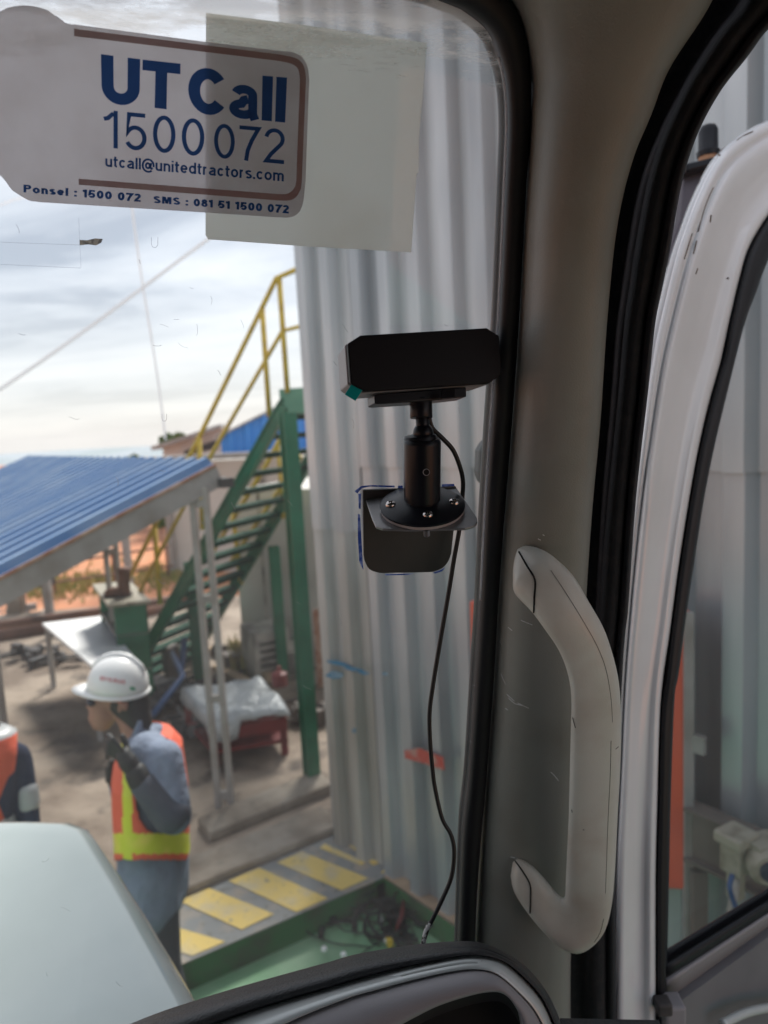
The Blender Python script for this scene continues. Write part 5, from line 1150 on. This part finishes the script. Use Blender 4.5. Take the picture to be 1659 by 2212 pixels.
def glyph(c, h):
    X = .73; w = {'U': .74, 'T': .72, 'C': .80, 'a': .60, 'l': 2*h, '1': .36, '5': .58, '0': .58, '7': .56, '2': .57, '8': .58, 'u': .56, 't': .36, 'c': .56, '@': 1.0, 'n': .56, 'i': 2*h, 'e': .59, 'd': .60, 'r': .38, 'o': .61, 's': .54, '.': 2*h, ':': 2*h, 'm': .88, 'P': .66, 'S': .68, 'M': .86, ' ': .26}[c]
    W = w; H = {
    'U': lambda: [[(h, 1)]+arc(0, 0, W, .74, 180, 360, h)+[(W-h, 1)]],
    'T': lambda: [[(0, 1-h), (W, 1-h)], [(W/2, 1-2*h), (W/2, 0)]],
    'C': lambda: [arc(0, 0, W, 1, 38, 322, h, 24)],
    'a': lambda: [arc(.04, X-.44, W-.03, X, 165, 0, h, 12)+[(W-.03-h, .12), (W-h*.8, 0)], [(W-.03-2*h, .43), (W*.5, .40)]+arc(0, 0, W*.95, .42, 100, 330, h, 14)],
    'l': lambda: [[(h, 0), (h, 1)]], '1': lambda: [[(W-h, 0), (W-h, 1)], [(0, .76), (W*.3, .79), (W-2*h, .93)]],
    '5': lambda: [[(W-.04, 1-h), (.11+h*.3, 1-h), (.06+h*.4, .44)]+arc(0, 0, W, .66, 140, -152, h, 18)],
    '0': lambda: [arc(0, 0, W, 1, 90, 450, h, 28)], '7': lambda: [[(0, 1-h), (W-h*.6, 1-h), (W*.62, .60), (W*.42, .3), (W*.34, 0)]],
    '2': lambda: [arc(0, .40, W, 1, 170, -38, h, 16)+[(W*.35, .26), (h*1.2, h), (W, h)]],
    '8': lambda: [arc(.03, .48, W-.03, 1, 90, 450, h, 20), arc(0, 0, W, .48+1.4*h, 90, 450, h, 20)],
    'u': lambda: [[(h, X)]+arc(0, 0, W, .5, 180, 350, h), [(W-h, X), (W-h, 0)]],
    't': lambda: [[(W*.42, .95)]+[(W*.42, .2)]+arc(W*.42-h, 0, W+.15, .3, 180, 275, h, 6), [(0, X-h*.8), (W*.42-h, X-h*.8)], [(W*.42+h, X-h*.8), (W, X-h*.8)]],
    'c': lambda: [arc(0, 0, W, X, 38, 322, h, 18)],
    '@': lambda: [arc(0, -.2, W, 1, -60, 240-0, h*.6, 4)[:0]+arc(0, -.2, W, 1, 300, 40-0, h*.6, 26)[:0]+arc(0, -.2, W, 1, 310, -10, h*.6, 28), arc(.26, .12, .68, .66, 90, 450, h*.6, 16), [(.74, .66), (.68, .24)]+[(.76, .14), (.88, .22)]],
    'n': lambda: [[(h, 0), (h, X)], arc(0, X-.5, W, X, 150, 0, h, 10)+[(W-h, 0)]],
    'i': lambda: [[(h, 0), (h, X)], [(h, 1-1.6*h), (h, 1)]],
    'e': lambda: [[(2*h, X*.5), (W-h*.4, X*.5)], arc(0, 0, W, X, 0, 322, h, 22)],
    'd': lambda: [[(W-h, 0), (W-h, 1)], arc(0, 0, W, X, 30, 330, h, 20)],
    'r': lambda: [[(h, 0), (h, X)], arc(0, X-.5, W+.12, X, 150, 80, h, 7)],
    'o': lambda: [arc(0, 0, W, X, 90, 450, h, 24)],
    's': lambda: [arc(0, X*.5-h*.5, W, X, 30, 225, h*.95, 10)+arc(0, 0, W, X*.5+h*.5, 50, -150, h*.95, 10)],
    'S': lambda: [arc(.02, .5-h*.5, W-.02, 1, 25, 225, h, 12)+arc(0, 0, W, .5+h*.5, 50, -155, h, 12)],
    '.': lambda: [[(h, 0), (h, 2*h)]], ':': lambda: [[(h, 0), (h, 2*h)], [(h, X-2*h), (h, X)]],
    'm': lambda: [[(h, 0), (h, X)], arc(0, X-.46, W/2+h, X, 150, 0, h, 9)+[(W/2, 0)], arc(W/2-h, X-.46, W, X, 150, 0, h, 9)+[(W-h, 0)]],
    'P': lambda: [[(h, 0), (h, 1)], [(2*h, 1-h), (W*.5, 1-h)]+arc(W*.1, .42, W, 1, 80, -80, h, 10)+[(W*.5, .42+h), (2*h, .42+h)]],
    'M': lambda: [[(h, 0), (h, 1)], [(2*h, .97), (W/2, .05)], [(W/2+.0, .05), (W-2*h, .97)], [(W-h, 1), (W-h, 0)]],
    ' ': lambda: []}[c]()
    return w, H
def text(body, quad, ma, parent, h=.1, gap=.12, off=0.0016, ref=None):
    x = 0; S = []
    for c in body:
        w_, st_ = glyph(c, h); S += [[(x+a, b) for a, b in q] for q in st_]; x += w_+gap
    x1 = x-gap; y0, y1 = ref or (min(min(b for a, b in q) for q in S)-(0 if h > .2 else 0), 1.0)
    if ref is None: y0 = 0 if '@' not in body else -.2
    tl, tr, br, bl = [Vector(q) for q in quad]; V = []; Fc = []
    for k, q in enumerate(S):
        P = [Vector(p) for p in q]; n0 = len(V); cl = (P[0]-P[-1]).length < 1e-5
        for i, p in enumerate(P):
            a = P[i-1] if i else (P[-2] if cl else None); b = P[i+1] if i < len(P)-1 else (P[1] if cl else None)
            d1 = (p-a).normalized() if a is not None else None; d2 = (b-p).normalized() if b is not None else None
            d = (d1+d2).normalized() if d1 is not None and d2 is not None and (d1+d2).length > .05 else (d1 if d1 is not None else d2)
            nn = Vector((-d.y, d.x)); mm = 1/max(.45, nn.dot(Vector((-d1.y, d1.x)))) if d1 is not None else 1
            for s_ in (1, -1):
                r_ = p+nn*h*mm*s_; a_, b_ = r_.x/x1, (r_.y-y0)/(y1-y0); g = bl.lerp(br, a_).lerp(tl.lerp(tr, a_), b_); V.append(GP(g.x, g.y, off+.00002*(k % 7)))
        for i in range(len(P)-1): Fc.append((n0+2*i, n0+2*i+1, n0+2*i+3, n0+2*i+2))
    return mesh('lettering', V, Fc, ma, parent, recalc=False)
z = lambda *q: [(a*.4231, b*.4231) for a, b in q]
text('U', z((515, 276), (716, 302), (712, 546), (520, 526)), M['inktext'], stk, .118)
text('T', z((728, 304), (922, 325), (918, 566), (722, 543)), M['inktext'], stk, .112)
text('C', z((960, 336), (1166, 360), (1166, 598), (962, 575)), M['inktext'], stk, .118)
text('a', z((1170, 425), (1322, 442), (1320, 615), (1170, 600)), M['inktext'], stk, .092, ref=(0, .73))
text('ll', z((1340, 386), (1466, 396), (1456, 626), (1336, 614)), M['inktext'], stk, .118, gap=.075)
text('1500', z((530, 560), (1045, 610), (1042, 800), (530, 752)), M['inktext'], stk, .056, gap=.16)
text('072', z((1093, 628), (1455, 660), (1450, 838), (1093, 805)), M['inktext'], stk, .056, gap=.13)
text('utcall@unitedtractors.com', z((538, 793), (1450, 868), (1448, 938), (538, 862)), M['inktext'], stk, .085, gap=.10)
text('Ponsel : 1500 072', z((120, 942), (720, 990), (718, 1031), (120, 982)), M['inktext'], stk, .115, gap=.12)
text('SMS : 081 51 1500 072', z((783, 1000), (1476, 1048), (1474, 1090), (783, 1036)), M['inktext'], stk, .115, gap=.12)
# device
dev = thing('dashboard_camera', 'black dashboard camera on a metal stand bracketed to the windshield, with a cable hanging down', 'camera', U(912, 1110, .62))
BL_, BR_ = U(784, 1059, .655), U(986, 1052, .655)
FR_, FL_ = U(1034, 1133, .592), U(806, 1140, .592)
ex = (BR_-BL_).normalized(); ey = (((FR_+FL_)/2)-((BR_+BL_)/2)); ey = (ey-ex*ey.dot(ex)); 
pl_poly = [(784, 1060), (986, 1053), (1003, 1078), (1030, 1118), (1031, 1128), (1024, 1136), (1005, 1141), (880, 1144), (826, 1142), (812, 1137), (804, 1120)]
nrm_p = (BR_-BL_).cross(FR_-BL_).normalized(); nrm_p = nrm_p if nrm_p.z > 0 else -nrm_p
def BP(px, py, off=0): return PL(px, py, BL_+nrm_p*off, nrm_p)
mb = MB(); mb.prism([BP(*p) for p in pl_poly], nrm_p*-.0022); mb.build('bracket_plate', M['steelplate'], dev, bevel=.0005)
vp = [(784, 1059)]+[(786, 1200)]+sm([(788, 1212), (798, 1230), (820, 1238), (842, 1238)], 3)+[(905, 1237)]+sm([(935, 1236), (955, 1228), (968, 1214), (975, 1196)], 3)+[(981, 1140), (986, 1052)]
mb = MB(); mb.prism([GP(*p, .004) for p in vp], gn*-.003); mb.build('bracket_back', M['darkplate'], dev, bevel=.0005)
bz = nrm_p
fc = BP(912, 1101)
rf = 91*PX(fc)[2]/F
mb = MB(); mb.lathe(fc+bz*.0002, fc+bz*.003, [(0, rf*.98), (1, rf*.98)], 48); mb.build('clear_pad', M['washer'], dev, smooth=True, auto=40)
mb = MB(); mb.lathe(fc+bz*.003, fc+bz*.011, [(0, rf*1.0), (.25, rf*1.01), (.4, rf*.96), (.75, rf*.6), (1, rf*.46)], 48); mb.build('flange', M['device2'], dev, smooth=True, auto=60)
ct = U(912, 946, .595); cbm = fc+bz*.010; rc = 40*.605/F
axd = (ct-cbm)
mb = MB(); mb.lathe(cbm-axd*.03, ct, [(0, rc*1.05), (.02, rc*1.05), (.025, rc), (.93, rc), (.965, rc*.97), (1, rc*.86)], 40); mb.build('post', M['device2'], dev, smooth=True, auto=45)
cbk = ct+Vector((-.0018, .0035, .0)); mb = MB(); mb.lathe(ct-axd*.15+Vector((-.001, .002, 0)), cbk+axd*.05, [(0, rc*.90), (.8, rc*.90), (.95, rc*.84), (1, rc*.7)], 28); mb.build('post_lip', M['device2'], dev, smooth=True, auto=45)
bc = U(914, 935, .596); rb_ = U(910, 872, .592)
mb = MB(); mb.ball(bc, rc*.55, n=24); mb.lathe(bc, rb_, [(0, rc*.42), (.3, rc*.36), (1, rc*.36)], 24); mb.build('ball_joint', M['device2'], dev, smooth=True)
c1, c2 = U(910, 903, .592), U(909, 862, .592)
mb = MB(); mb.lathe(c1, c2, [(0, rc*.58), (.04, rc*.60), (.5, rc*.60), (.85, rc*.60), (1, rc*.75)], 28); mb.build('collar', M['device2'], dev, smooth=True, auto=40)
mb = MB(); hs = U(921, 1020, .578)
for k in range(1): mb.lathe(hs+Vector((0, .002, 0)), hs-Vector((0, .0006, 0)), [(0, .0025), (1, .0025)], 16)
mb.build('set_screw', M['seam'], dev)
mb = MB(); mb.tube([hs+Vector((.0026*math.cos(t*.4), -.0006, .0026*math.sin(t*.4))) for t in range(17)], .0003, 5); mb.build('screw_rim', M['edge'], dev)
for px_, py_ in ((844, 1088), (981, 1083), (924, 1110)):
    sp = U(px_, py_, PX(BP(px_, py_, .0085))[2]); mb = MB(); mb.lathe(sp-bz*.002, sp+bz*.0022, [(0, .0046), (.5, .0046), (.8, .0036), (1, .0018)], 20); s_ = mb.build('screw', M['chrome'], dev, smooth=True, auto=50)
    mb = MB(); mb.box(sp+bz*.0023, .004, .0009, .0008, .6); mb.box(sp+bz*.0023, .0009, .004, .0008, .6); mb.build('slot', M['seam'], s_)
sp = BP(921, 1143); mb = MB(); mb.lathe(sp-bz*.0005, U(922, 1157, PX(sp)[2]+.004), [(k/14, .0028 if k % 2 else .0023) for k in range(15)], 12); mb.build('screw_thread', M['steelplate'], dev)
# housing: chamfered box turned slightly, extruded away from the viewer
hf = [U(x, y, .556+(.036*(x-751)/330)) for x, y in ((751, 742), (779, 724), (1052, 708), (1079, 725), (1084, 808), (1057, 828), (787, 846), (757, 827))]
hx = (hf[2]-hf[1]).normalized(); hy = (hf[6]-hf[1]); hy = (hy-hx*hy.dot(hx)).normalized(); hn = hx.cross(hy); hn = hn if hn.y > 0 else -hn
bkv = hn*.040+hx*-.004
mb = MB(); mb.prism(hf, hn*.006); mb.build('housing_cover', M['device'], dev, bevel=.0012)
bkp = [p+hn*.0065+(p-(hf[0]+hf[4])/2)*.012 for p in hf]
mb = MB(); cenb = sum(bkp, Vector())/8; mb.v = [Vector(p) for p in bkp]+[cenb+(p-cenb)*.97+hn*.036 for p in bkp]; n = 8
mb.f = [tuple(range(n))[::-1], tuple(range(n, 2*n))]+[(i, (i+1) % n, (i+1) % n+n, i+n) for i in range(n)]; mb.m = [0]*len(mb.f)
mb.build('housing_body', M['edge'], dev, bevel=.0012)
mp_ = [U(x, y, .572+(.018*(x-808)/200)) for x, y in ((808, 852), (1007, 836), (1008, 857), (930, 866), (818, 873), (810, 872))]
mb = MB(); mb.prism(mp_, hn*.022); mb.build('mount_plate', M['device2'], dev, bevel=.0008)
mb = MB(); mb.prism([U(x, y, .569) for x, y in ((955, 840), (984, 838), (984, 858), (955, 861))], hn*.004); mb.build('mount_clip', M['device'], dev, bevel=.0005)
mb = MB(); mb.prism([U(x, y, .560) for x, y in ((760, 829), (783, 843), (768, 866), (745, 852))], hn*.0006); mb.build('teal_tab', M['teal'], dev, bevel=.0002)
cb2 = [(922, 880, .600), (927, 902, .603), (934, 925, .607), (956, 947, .610), (979, 973, .615), (994, 1010, .622), (1000, 1040, .636), (999, 1071, .650), (996, 1110, .652), (992, 1146, .652), (982, 1201, .655), (974, 1250, .658), (964, 1310, .66), (950, 1390, .665), (936, 1475, .67), (928, 1539, .673), (929, 1600, .676), (934, 1660, .678), (940, 1705, .68), (955, 1768, .68), (974, 1803, .68), (981, 1840, .68), (975, 1895, .68), (952, 1950, .68), (928, 1998, .675)]
mb = MB(); mb.tube(smoothpts([U(*q) for q in cb2], 5), .00205, 10); mb.build('cable', M['cable'], dev, smooth=True)
mb = MB(); mb.tube(smoothpts([U(929, 1994, .675), U(920, 2014, .673), U(911, 2052, .668)], 4), .0024, 8); mb.build('cable_wrap', mat('speckled_sleeve', (.55, .55, .55), .6, var=((.03, .03, .03), 260, .5, .54)), dev, smooth=True)
# blue marker strokes on the glass round the bracket
mb = MB()
def ink(pts, off=.0008): mb.add([GP(*p, off) for p in pts], [tuple(range(len(pts)))])
ink(((766, 1061), (772, 1066), (782, 1054), (800, 1051), (852, 1053), (853, 1049), (800, 1048), (780, 1050)))
ink(((860, 1049), (870, 1049), (870, 1055), (859, 1055))); ink(((955, 1046), (981, 1045), (982, 1050), (955, 1051)))
ink(((774, 1066), (780, 1066), (779, 1100), (775, 1098))); ink(((773, 1110), (778, 1112), (780, 1150), (783, 1205), (785, 1232), (776, 1212), (773, 1160)))
ink(((832, 1240), (895, 1239), (880, 1242), (832, 1243))); ink(((935, 1237), (950, 1232), (962, 1226), (955, 1234), (940, 1239)))
mb.build('marker_ink', M['ink'], ws, solid=.0001)
